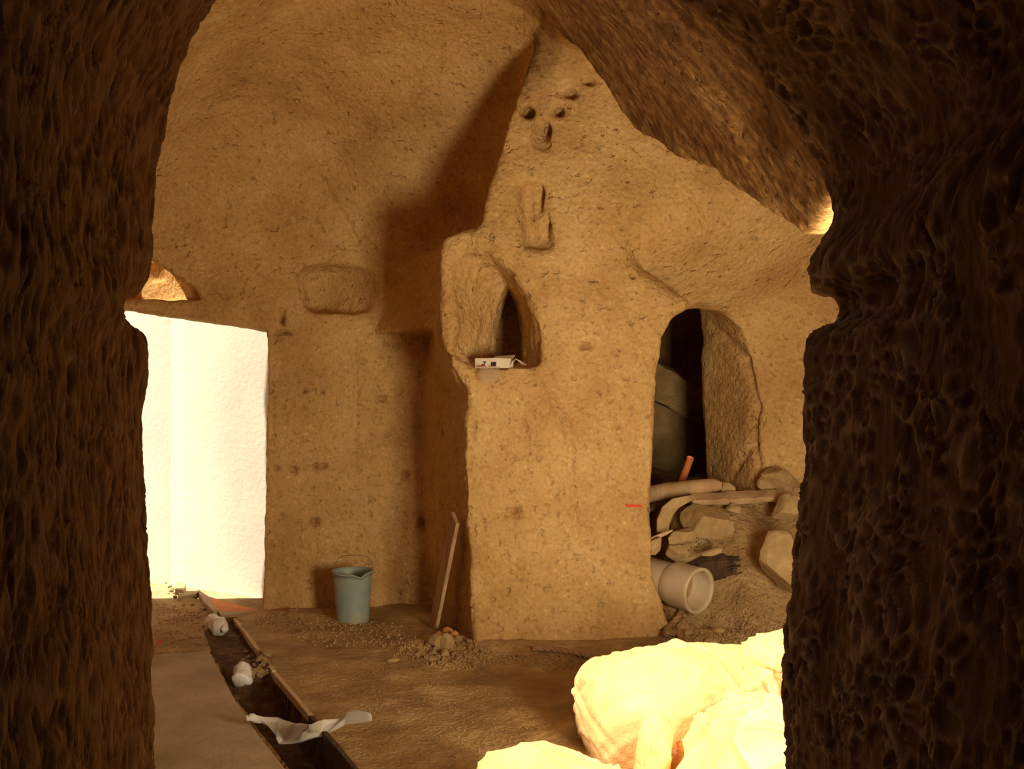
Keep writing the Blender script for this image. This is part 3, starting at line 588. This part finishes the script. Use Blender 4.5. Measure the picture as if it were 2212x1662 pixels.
# crack in the white outside wall
scatter(26, [(578, 1326), (640, 1322), (700, 1372), (690, 1400), (600, 1350)], (.012, .028), 'small pale stone on the floor between doorway and bucket', 'small stones by the left doorway')
fines(900, [(578, 1326), (700, 1330), (900, 1360), (900, 1400), (690, 1400), (540, 1345)], (.003, .012), 'floor_grit', STONE, 'pale grit strewn on the floor in front of the bucket')
fines(1300, [(600, 1390), (700, 1400), (1100, 1480), (1180, 1560), (1100, 1662), (800, 1662), (690, 1560)], (.0025, .007), 'floor_grit', DIRT, 'fine earth crumbs on the open floor right of the channel')
fines(700, [(340, 1300), (450, 1330), (450, 1400), (335, 1405)], (.003, .009), 'floor_grit', DIRT, 'earth crumbs on the floor between slab and left doorway')
scatter(16, [(350, 1250), (440, 1290), (455, 1325), (400, 1325), (345, 1270)], (.012, .035), 'pale pebble on the broken ground at the left doorway', 'pebbles at the doorway sill')

# ------------------------------------------------------------------ bucket
def bucket():
    p = drop(757, 1350); t = empty('bucket', (p.x, p.y + .10, p.z - .01));  tag(t, 'pale blue plastic bucket with a torn rim and thin wire handle', 'bucket')
    Hh, rt, rb, n = .345, .127, .104, 44; bm = bmesh.new()
    rows = [(0, 0), (rb * .95, 0), (rb, .006)] + [(rb + (rt - rb) * k / 10, Hh * k / 10) for k in range(1, 11)] + [(rt + .009, Hh - .004), (rt + .010, Hh + .008), (rt - .002, Hh + .009), (rt - .007, Hh - .01)] + [(rt - .007 - (rt - rb) * k / 8, Hh - .01 - (Hh - .04) * k / 8) for k in range(1, 9)] + [(0, .03)]
    R = []
    for r, z in rows:
        if r == 0: R.append([bm.verts.new((0, 0, z))]); continue
        ring = []
        for k in range(n):
            a = 2 * math.pi * k / n; zz = z
            if z > Hh * .72:                         # front of the rim sags, with a torn notch
                fr = max(0, -math.sin(a)); zz -= .012 * fr * ((z - Hh * .72) / (Hh * .28)); 
                dd = abs(((a - math.radians(300) + math.pi) % (2 * math.pi)) - math.pi)
                if dd < .30: zz -= .022 * (1 - dd / .30) * ((z - Hh * .72) / (Hh * .28))
            ring.append(bm.verts.new((r * math.cos(a) * 1.03, r * math.sin(a) * .97, zz)))
        R.append(ring)
    for a, b in zip(R, R[1:]):
        for k in range(n):
            if len(a) == 1: bm.faces.new((a[0], b[(k + 1) % n], b[k]))
            elif len(b) == 1: bm.faces.new((a[k], a[(k + 1) % n], b[0]))
            else: bm.faces.new((a[k], a[(k + 1) % n], b[(k + 1) % n], b[k]))
    bmesh.ops.recalc_face_normals(bm, faces=bm.faces)
    frombm('bucket_body', bm, BUCK, t, True)
    pts = [(.133 * math.cos(a), .03 + .03 * math.sin(a), Hh - .01 + .12 * math.sin(a) + .012 * math.sin(3 * a)) for a in [math.pi * k / 20 for k in range(21)]]
    h = tube('wire_handle', pts, .0022, WIRE, t, 6)
    for s in (-1, 1):
        e = lathe('handle_lug', [(0, -.008), (.012, -.008), (.012, .008), (0, .008)], BUCK, t, 10); e.location = (s * .133, .03, Hh - .012); e.rotation_euler = (0, math.radians(90), 0)
    lathe('earth_residue', [(0, .12), (.06, .115), (.109, .11)], DIRT, t, 24)
bucket()
for rr_, off, name in ((.05, (-.30, .02), 'wire_loop'),):
    p = drop(648, 1306)
    tube(name, [(p.x + rr_ * math.cos(a) * 1.1, p.y + rr_ * .6 * math.sin(a), p.z + .02 + .02 * math.sin(a)) for a in [2 * math.pi * k / 24 for k in range(25)]], .003, WIRE, None, 6)
    tag(bpy.context.scene.objects[name], 'thin rusty wire loop on the floor left of the bucket', 'wire')
p = drop(632, 1312); stone_at(p, .028, 'pale_stone', 'single pale stone beside the wire loop left of the bucket', None)

# plank leaning in the corner
a = Vector((-.485, 6.62, .0)); b = Vector((-.300, 6.27, .775))
o = plank('leaning_board', a + Vector((-.03, .03, 0)), b + Vector((-.05, .03, 0)), .14, .024, WOOD, up=(.95, .30, 0), bevel=.003, seg=3, wob=.001); tag(o, 'narrow weathered board leaning in the corner behind the rubble', 'board')
# rubble at the foot of the corner
def named_rock(px, py, size, m, seed, label, name='stone', sub=2, dz=.3, yaw=None, cat='stone', group=None):
    p = drop(px, py); o = rock(name, size, m, seed, sub); o.location = (p.x, p.y, p.z + size[2] * dz); o.rotation_euler = (0, 0, yaw if yaw is not None else seed); return tag(o, label, cat, group)
for k, (px, py, s) in enumerate(((948, 1374, .035), (968, 1370, .042), (982, 1374, .035), (960, 1384, .03))):
    named_rock(px, py, (s, s * .7, s * .7), BRICK, 200 + k, 'orange brick fragment at the foot of the leaning board', 'brick_fragment', 1, .6, cat='brick', group='brick fragments by the leaning board')
named_rock(946, 1396, (.075, .05, .05), STONE, 210, 'largest grey stone of the rubble in front of the leaning board', dz=.5)
named_rock(966, 1400, (.048, .035, .06), STONE, 211, 'upright pale wedge of stone right of the largest rubble stone', dz=.5)
named_rock(990, 1384, (.04, .03, .02), STONE, 212, 'flat light stone at the foot of the pier corner', dz=.6)
named_rock(935, 1428, (.05, .035, .02), STONE, 213, 'flat round stone at the front edge of the corner rubble')
named_rock(850, 1430, (.055, .035, .015), STONE, 214, 'flat stone lying alone left of the corner rubble')
named_rock(962, 1418, (.045, .035, .03), STONE, 215, 'chunky stone in the middle of the corner rubble', dz=.5)
fines(1200, [(860, 1400), (930, 1380), (1000, 1375), (1065, 1400), (1070, 1432), (1010, 1452), (920, 1440), (850, 1420)], (.004, .013), 'rubble_grit', DIRT, 'earthy grit of the rubble heap at the pier corner')
scatter(70, [(885, 1400), (930, 1380), (1000, 1375), (1055, 1400), (1060, 1425), (1010, 1445), (920, 1432), (870, 1418)], (.013, .032), 'small broken stone in the rubble at the foot of the pier corner', 'rubble stones by the pier corner')
fines(900, [(1060, 1408), (1180, 1420), (1330, 1418), (1440, 1398), (1440, 1430), (1200, 1450), (1060, 1435)], (.004, .012), 'pier_grit', DIRT, 'grit gathered along the foot of the pier')


# ------------------------------------------------------------------ open box of printed card on the niche sill
def carton():
    bx = P(1068, 794, 6.16); t = empty('cardboard_box', (bx[0] - .003, 6.27, 1.700), (0, 0, math.radians(-28))); tag(t, 'small open white printed cardboard box on the arched niche sill', 'box')
    L, Wd, hh, th = .155, .20, .060, .004
    def wall(a, b, nm='side_panel'):
        return plank(nm, a, b, th, hh, CARD, parent=t, bevel=0, wob=.0005, seg=4)
    z = hh / 2
    wall((-L / 2, -Wd / 2, z), (L / 2, -Wd / 2, z)); wall((-L / 2, Wd / 2, z), (L / 2, Wd / 2, z)); wall((-L / 2, -Wd / 2, z), (-L / 2, Wd / 2, z)); wall((L / 2, -Wd / 2, z), (L / 2, Wd / 2, z))
    solid('bottom_panel', [(-L / 2, -Wd / 2, .004), (L / 2, -Wd / 2, .004), (L / 2, Wd / 2, .004), (-L / 2, Wd / 2, .004)], .003, CARDI, t, 0)
    o = solid('lid_flap', [(-L / 2, Wd / 2, hh), (L / 2, Wd / 2, hh), (L / 2 - .01, Wd / 2 + .05, hh + .025), (-L / 2 + .01, Wd / 2 + .05, hh + .02)], .003, CARD, t, 0)
    # print: small coloured marks on the two near sides
    def mark(x0, x1, z0, z1, m, side=0):
        if side == 0: v = [(x0, -Wd / 2 - th, z0), (x1, -Wd / 2 - th, z0), (x1, -Wd / 2 - th, z1), (x0, -Wd / 2 - th, z1)]
        else: v = [(-L / 2 - th, x0, z0), (-L / 2 - th, x1, z0), (-L / 2 - th, x1, z1), (-L / 2 - th, x0, z1)]
        return v
    for m, ms in ((RED, [(-.065, -.03, .008, .016, 0), (-.03, -.005, .010, .018, 0), (-.09, -.07, .034, .043, 1)]), (BLACK, [(-.03, -.012, .018, .024, 0), (-.012, -.006, .02, .036, 0), (-.02, .0, .033, .040, 0), (.035, .07, .010, .036, 0), (-.05, -.02, .02, .034, 1), (.0, .02, .018, .034, 1)]), (ORNG, [(.02, .035, .010, .018, 0), (.07, .095, .012, .04, 1), (.04, .06, .02, .034, 1)])):
        v = []; f = []
        for a in ms: f.append(tuple(range(len(v), len(v) + 4))); v += mark(a[0], a[1], a[2], a[3], m, a[4])
        q = pyd('print_marks', v, f, m, t); sm = q.modifiers.new('t', 'SOLIDIFY'); sm.thickness = .0006
carton()
c0 = P(1118, 782, 6.25)
bm = bmesh.new(); 
vs = [bm.verts.new(p) for p in ((-.04, 0, 0), (-.015, -.02, .045), (.02, .0, .03), (.055, -.01, .005), (.03, .05, .01), (-.01, .05, .045))]
for ff in ((0, 1, 5), (1, 2, 4, 5), (2, 3, 4)): bm.faces.new([vs[i] for i in ff])
o = frombm('paper_wrapper', bm, CARD); o.location = (c0[0], 6.26, 1.715); m_ = o.modifiers.new('t', 'SOLIDIFY'); m_.thickness = .002
tag(o, 'crumpled white paper wrapper beside the open box in the niche', 'paper')
# film hanging over the sill
v = []; f = []
for i in range(9):
    for j in range(9):
        s, t_ = i / 8, j / 8; a = P(1035 + 45 * s, 792 + 36 * t_ * (1 - .4 * abs(s - .4)), 6.14); v.append((a[0], 6.135 - .02 * math.sin(3 * t_) - .008 * math.sin(7 * s), a[2]))
for i in range(8):
    for j in range(8): q = i * 9 + j; f.append((q, q + 1, q + 10, q + 9))
CLEAR = SHEET.copy(); CLEAR.name = 'clear_film'; CLEAR.node_tree.nodes['Principled BSDF'].inputs['Alpha'].default_value = .35
tr_ = CLEAR.node_tree.nodes.new('ShaderNodeBsdfTransparent'); mx_ = CLEAR.node_tree.nodes.new('ShaderNodeMixShader'); mx_.inputs[0].default_value = .62
out_ = CLEAR.node_tree.nodes['Material Output']; CLEAR.node_tree.links.new(out_.inputs[0].links[0].from_socket, mx_.inputs[1]); CLEAR.node_tree.links.new(tr_.outputs[0], mx_.inputs[2]); CLEAR.node_tree.links.new(mx_.outputs[0], out_.inputs[0])
o = pyd('plastic_film', v, f, CLEAR, smooth=True); m_ = o.modifiers.new('t', 'SOLIDIFY'); m_.thickness = .001; tag(o, 'scrap of thin clear film hanging below the box over the niche sill', 'film')
# red paint strip on the pier
a, b = P(1352, 1093, 6.33), P(1386, 1094, 6.35)
o = plank('red_tape', (a[0], 6.385, a[2]), (b[0], 6.39, b[2]), .09, .014, RED, bevel=.001, seg=6, wob=.001); tag(o, 'short red strip stuck low on the pier face near the doorway', 'tape')
a = P(1372, 1100, 6.36)
# ------------------------------------------------------------------ things on the rubble mound
def rope(name, pts, r, label, parent=None):
    """three twisted strands"""
    pts = [Vector(p) for p in pts]; n = max(24, len(pts)); fine = []
    for i in range(len(pts) - 1):
        for k in range(10):
            t = k / 10; p0, p1, p2, p3 = pts[max(i - 1, 0)], pts[i], pts[i + 1], pts[min(i + 2, len(pts) - 1)]
            fine.append(.5 * ((2 * p1) + (p2 - p0) * t + (2 * p0 - 5 * p1 + 4 * p2 - p3) * t * t + (3 * p1 - p0 - 3 * p2 + p3) * t ** 3))
    fine.append(pts[-1]); t0 = empty(name, pts[0]); tag(t0, label, 'rope')
    for s in range(3):
        q = []; L = 0
        for i, p in enumerate(fine):
            if i: L += (p - fine[i - 1]).length
            d = (fine[min(i + 1, len(fine) - 1)] - fine[max(i - 1, 0)]).normalized(); u = d.cross(Vector((0, 0, 1))).normalized(); w_ = d.cross(u); a = L / (r * 7) * 2 * math.pi + s * 2.094
            q.append(p + (u * math.cos(a) + w_ * math.sin(a)) * r * .52 - pts[0])
        tube('strand', q, r * .56, ROPE, t0, 7)
rope('rope', [drop(1150, 1410, .024), drop(1200, 1415, .026), drop(1260, 1424, .026), drop(1305, 1430, .024), drop(1345, 1420, .022), drop(1400, 1412, .005)], .017, 'thick twisted rope lying along the foot of the pier')
def rp(px, py, Y, l=0): q = P(px, py, Y); return Vector((q[0], q[1], max(q[2], hz(q[0], q[1]) + .015 + l)))
rope('rope', [drop(1432, 1400, .02), drop(1470, 1404, .02), drop(1466, 1384, .04), drop(1440, 1388, .045), drop(1448, 1366, .03), drop(1468, 1345, .03), drop(1470, 1322, .02), drop(1440, 1318, .0), drop(1425, 1300, .0)], .021, 'dark twisted rope coiled at the pier corner below the clay pipe')
# clay pipe with its socket end
def pipe():
    c = Vector(P(1512, 1278, 6.40)); ax = Vector((.66, -.75, -.08)).normalized()
    t = empty('clay_pipe', c); t.rotation_euler = ax.to_track_quat('Z', 'Y').to_euler(); tag(t, 'grey clay drain pipe with wide socket end lying on the rubble mound', 'pipe')
    r = .128
    lathe('barrel', [(r, -.20), (r, -.75), (r * .86, -.75), (r * .86, -.17), (r, -.20)], PIPE, t, 40)
    ro, ri = .146, .127
    lathe('socket', [(r, -.235), (ro * .95, -.215), (ro * 1.0, -.17), (ro, -.03), (ro * 1.02, -.008), (ro * 1.0, 0), (ri, 0), (ri * .97, -.02), (ri * .95, -.17), (r * .86, -.18)], PIPE, t, 48)
    lathe('silt', [(0, -.155), (.06, -.155), (.118, -.153)], DIRT, t, 24)
pipe()
for k in range(26):
    pass
# orange conduit
a, b = Vector(P(1471, 1046, 7.25)), Vector(P(1491, 990, 7.12))
d = (b - a).normalized(); a = a - d * .12; L = (b - a).length
t = empty('orange_conduit', a); t.rotation_euler = d.to_track_quat('Z', 'Y').to_euler(); tag(t, 'orange plastic conduit pipe sticking up behind the timbers', 'pipe')
lathe('conduit_wall', [(.026, 0), (.026, L), (.0265, L + .001), (.021, L + .001), (.021, L - .2), (.021, 0), (.026, 0)], PVC, t, 24)
# timbers
o = tube('timber_pole', [P(1385, 1072, 7.0), P(1450, 1060, 6.97), P(1510, 1052, 6.93), P(1545, 1048, 6.9), P(1560, 1050, 6.88)], [.062, .058, .052, .045, .026], WOOD, None, 9); tag(o, 'thick rounded grey timber lying across the dark doorway', 'timber')
o = plank('timber_plank', P(1492, 1080, 6.85), P(1745, 1068, 6.95), .10, .040, WOOD, up=(0, -.5, .9), seg=12, bevel=.006, wob=.006); tag(o, 'long thin plank resting across the rubble below the doorway', 'plank')
o = plank('timber_splinter', P(1400, 1100, 6.9), P(1540, 1062, 7.0), .05, .03, WOODD, up=(0, -.3, .9), seg=8); tag(o, 'dark splinter of wood wedged under the thick timber', 'plank')
def bent(name, pts, wd, th, m, label, cat):
    pts = [Vector(p) for p in pts]; bm = bmesh.new(); rings = []
    for i, p in enumerate(pts):
        t = (pts[min(i + 1, len(pts) - 1)] - pts[max(i - 1, 0)]).normalized(); s = Vector((-.5, .8, .2)).cross(t).normalized() if False else t.cross(Vector((.1, -1, .1))).normalized(); n = t.cross(s)
        ww = wd[i] if isinstance(wd, (list, tuple)) else wd
        rings.append([bm.verts.new(p + s * ww / 2 * a + n * th / 2 * b) for a, b in ((-1, -1), (1, -1), (1, 1), (-1, 1))])
    for r1, r2 in zip(rings, rings[1:]):
        for k in range(4): bm.faces.new((r1[k], r1[(k + 1) % 4], r2[(k + 1) % 4], r2[k]))
    bm.faces.new(rings[0][::-1]); bm.faces.new(rings[-1]); bmesh.ops.recalc_face_normals(bm, faces=bm.faces)
    o = frombm(name, bm, m); b = o.modifiers.new('b', 'BEVEL'); b.width = .006; b.segments = 2; return tag(o, label, cat)
bent('bent_bark', [P(1430, 1152, 6.66), P(1432, 1128, 6.68), P(1442, 1104, 6.7), P(1458, 1088, 6.72), P(1480, 1080, 6.74), P(1500, 1074, 6.78)], [.075, .09, .09, .075, .05, .03], .03, STONE, 'curved grey piece of bark bent over beside the square stone', 'bark')
bent('wood_sliver', [P(1404, 1168, 6.45), P(1420, 1160, 6.5), P(1440, 1152, 6.52), P(1452, 1146, 6.54)], [.03, .028, .02, .01], .02, WOODP, 'pale wood sliver at the pier edge below the bark', 'sliver')
# frayed charred wood beside the pipe
def frayed():
    t = empty('charred_log', P(1548, 1226, 6.66)); tag(t, 'dark charred log with a splintered end behind the clay pipe', 'log')
    o = tube('log_body', [(-.16, .06, -.06), (-.05, .02, -.01), (.05, 0, .01), (.09, -.02, .01)], [.085, .09, .08, .05], WOODD, t, 10, smooth=False)
    for k in range(16):
        a = 2 * math.pi * k / 16; L = random.uniform(.03, .09); y, z = .062 * math.cos(a), .062 * math.sin(a)
        plank('splinter', (.02, y * 1.1, z * 1.1), (.08 + L, y * .8 - .02, z * .8 + .02), .022, .010, WOODD, parent=t, seg=2, bevel=0)
frayed()
def block(px, py, Y, size, rot, seed, label, m=STONE, name='stone_block'):
    rr = random.Random(seed); bm = bmesh.new(); bmesh.ops.create_icosphere(bm, subdivisions=3, radius=1)
    pl = [(Vector(n).normalized(), h) for n, h in (((1, .2, .1), .62), ((-1, .1, .2), .60), ((.1, 1, .2), .6), ((0, -1, .25), .58), ((.2, .1, 1), .52), ((0, 0, -1), .55))] if name == 'stone_block' else [(Vector((rr.gauss(0, 1), rr.gauss(0, 1), rr.gauss(0, 1))).normalized(), rr.uniform(.5, .8)) for _ in range(11)]
    for v in bm.verts:
        for _ in range(3):
            for n, h in pl:
                e = v.co.dot(n) - h
                if e > 0: v.co -= n * e
        v.co *= 1 + rr.uniform(-.02, .02); v.co = Vector((v.co.x * size[0] * .82, v.co.y * size[1] * .82, v.co.z * size[2] * .82))
    o = frombm(name, bm, m); o.location = P(px, py, Y); o.rotation_euler = rot; return tag(o, label, 'stone')
block(1528, 1124, 6.74, (.27, .20, .15), (.55, .1, .45), 4, 'square-cut pale stone block half buried on the mound')
block(1462, 1192, 6.55, (.13, .10, .08), (.3, .5, .9), 6, 'angular pale stone above the clay pipe', name='stone')
block(1478, 1160, 6.6, (.15, .08, .10), (.2, -.3, .5), 8, 'rough stone just below the bent bark', name='stone')
block(1412, 1178, 6.42, (.08, .06, .09), (.2, .3, .2), 9, 'small wedge of stone tucked against the pier edge', name='stone')
block(1540, 1192, 6.5, (.14, .05, .03), (.2, -.25, .15), 10, 'thin flat stone lying on top of the charred log', name='stone_flake')
block(1688, 1212, 6.35, (.26, .20, .25), (.35, .35, -.4), 12, 'large smooth boulder half buried at the right jamb', name='boulder')
block(1700, 1100, 6.7, (.14, .10, .13), (.2, .2, .3), 13, 'rounded stone below the plank end at the right jamb', name='stone')
block(1690, 1038, 7.0, (.20, .14, .12), (.1, .3, .3), 14, 'rough stone behind the long plank at the right jamb', name='stone')
block(1655, 1048, 7.05, (.10, .10, .09), (.3, .1, .8), 15, 'smaller rough stone left of the one behind the plank', name='stone')
block(1572, 1056, 7.0, (.08, .08, .06), (.1, .3, .5), 16, 'small stone at the tip of the thick timber', name='stone')
block(1585, 1100, 6.8, (.07, .06, .05), (.2, .2, .1), 17, 'small stone just under the long plank near its middle', name='stone')
for k, (px, py, s) in enumerate(((1485, 1375, .045), (1552, 1366, .042), (1535, 1395, .05), (1480, 1350, .03), (1515, 1412, .045), (1590, 1400, .022), (1425, 1395, .02))):
    named_rock(px, py, (s, s * .8, s * .5), STONE, 300 + k, ['pale stone right of the rope coil', 'rounded stone alone below the clay pipe mouth', 'wide flat stone above the sacks', 'small flat stone at the top of the rope coil', 'flat stone touching the sack edge', 'small stone right of the wide flat one', 'small stone left of the rope coil'][k], dz=.5)
fines(2200, [(1450, 1340), (1560, 1320), (1640, 1290), (1700, 1330), (1650, 1420), (1560, 1430), (1440, 1425)], (.004, .013), 'mound_gravel', STONE, 'gravel spread over the foot of the rubble mound')
fines(1800, [(1450, 1160), (1560, 1150), (1700, 1200), (1700, 1330), (1540, 1330), (1440, 1230)], (.003, .010), 'mound_gravel', DIRT, 'fine gravel on the upper slope of the mound')
scatter(60, [(1450, 1345), (1560, 1330), (1640, 1300), (1690, 1340), (1640, 1400), (1560, 1425), (1450, 1420)], (.013, .024), 'small gravel stone at the foot of the rubble mound', 'gravel at the mound foot')
scatter(50, [(1450, 1160), (1530, 1150), (1560, 1200), (1500, 1230), (1440, 1215)], (.013, .032), 'small broken stone on the mound above the clay pipe', 'rubble above the clay pipe')
scatter(20, [(1560, 1215), (1640, 1230), (1690, 1290), (1600, 1320), (1540, 1330)], (.010, .016), 'tiny gravel on the mound slope right of the clay pipe', 'gravel right of the pipe')
scatter(24, [(1600, 1075), (1700, 1085), (1705, 1160), (1640, 1150)], (.008, .028), 'small stone on the mound below the long plank', 'stones below the long plank')
for k in range(14):      # grit inside the mouth of the pipe is left as the silt part
    break
# slabs in the dark room
o = plank('leaning_slab', P(1380, 800, 8.95), P(1560, 905, 9.1), .30, .10, DIRT, up=(.1, .9, .25), seg=10, wob=.008); o['kind'] = 'thing'
tag(o, 'broad stone slab leaning diagonally in the dark doorway', 'slab')
o = solid('upright_slab', [P(1400, 860, 9.2), P(1455, 880, 9.2), P(1512, 912, 9.25), P(1500, 1060, 9.25), P(1400, 1060, 9.2)], .0, STONE, bevel=0) if False else None
v = [P(1390, 858, 9.25), P(1455, 886, 9.25), P(1500, 908, 9.3), P(1497, 1080, 9.3), P(1390, 1080, 9.25)]
v2 = [(x, y + .16, z) for x, y, z in v]
bm = bmesh.new(); A_ = [bm.verts.new(p) for p in v]; B_ = [bm.verts.new(p) for p in v2]; bm.faces.new(A_); bm.faces.new(B_[::-1])
for i in range(5): bm.faces.new((A_[i], B_[i], B_[(i + 1) % 5], A_[(i + 1) % 5]))
bmesh.ops.recalc_face_normals(bm, faces=bm.faces); bmesh.ops.bevel(bm, geom=list(bm.edges), offset=.02, segments=2, affect='EDGES')
o = frombm('upright_slab', bm, DIRT); tag(o, 'upright stone slab standing below the diagonal one in the dark doorway', 'slab')

# ------------------------------------------------------------------ sacks in the sun
def sack(name, c, size, seed, label, rot=(0, 0, 0), planes=16, folds=.03, neck=None, sub=6, lo=.62):
    """a stuffed cloth sack: flattened facets with soft edges, then gathered folds"""
    rr = random.Random(seed); bm = bmesh.new(); bmesh.ops.create_icosphere(bm, subdivisions=sub, radius=1)
    v = np.array([p.co[:] for p in bm.verts]); n = np.array([[rr.gauss(0, 1) for _ in range(3)] for _ in range(planes)]); n /= np.linalg.norm(n, axis=1)[:, None]
    h = np.array([rr.uniform(lo, 1.0) for _ in range(planes)]); dt = v @ n.T; r = np.where(dt > .05, h / np.maximum(dt, .05), 9.)
    r = -np.log(np.exp(-r * 9).sum(1) + math.exp(-9 * 1.1)) / 9
    p = v * r[:, None] * np.array(size)
    q = p + fbm(p, (.2,) * 3, 2, seed)[:, None] * .06
    f1, f2 = worley(q * np.array([3.4, 3.4, 3.4]) + seed, seed); g1, g2 = worley(q * 11 + seed, seed + 1)
    d = folds * (.9 * np.exp(-((f2 - f1) / .10) ** 2) - .5 + .9 * f1) + folds * .22 * np.exp(-((g2 - g1) / .12) ** 2) + fbm(p, (.18,) * 3, 2, seed + 3) * .010
    p = p + v * d[:, None]
    for _ in range(9):          # long tension creases across the cloth
        cn = np.array([rr.gauss(0, 1) for _ in range(3)]); cn /= np.linalg.norm(cn); cc = rr.uniform(-.25, .3); e = (p / np.array(size)) @ cn - cc + .12 * fbm(p, (.3,) * 3, 1, seed + 9)
        p = p + v * (rr.choice((-1, 1, 1)) * folds * 1.1 * np.exp(-(e / .025) ** 2) * np.clip(.5 + 1.5 * fbm(p + 4, (.35,) * 3, 1, seed + 12), 0, 1))[:, None]
    if neck is not None:        # pull one end out into a gathered neck
        nd = np.array(neck, float); L = np.linalg.norm(nd); nd /= L; k = np.clip((v @ nd - .80) / .2, 0, 1) ** 1.6
        p = p + nd * (k * L)[:, None]; side = p - np.outer(p @ nd, nd); p = p - side * (.35 * k)[:, None]
    for a, b in zip(bm.verts, p): a.co = b
    o = frombm(name, bm, SACKM, None, True); o.location = c; o.rotation_euler = rot; return tag(o, label, 'sack', 'cloth sacks piled in the sunlight')
sack('sack', (.80, 4.62, .04), (.54, .44, .39), 3, 'largest pale cloth sack, at the back of the sunlit pile', planes=14, folds=.012, lo=.82)
sack('sack', (1.04, 3.92, .06), (.50, .36, .34), 8, 'front right sack with long creases, against the right jamb', planes=12, folds=.034, lo=.72)
sack('sack', (.18, 3.80, -.02), (.36, .34, .245), 12, 'low front left sack spreading over the floor', planes=12, folds=.02)
sack('sack', (.56, 4.06, .10), (.085, .08, .22), 15, 'small pointed white corner of cloth standing up between the sacks', planes=8, folds=.008, sub=4)
sack('sack', (1.20, 4.62, .36), (.125, .10, .105), 19, 'small knotted sack top standing at the right jamb', planes=9, folds=.022, neck=(.0, .0, -.10), sub=4)
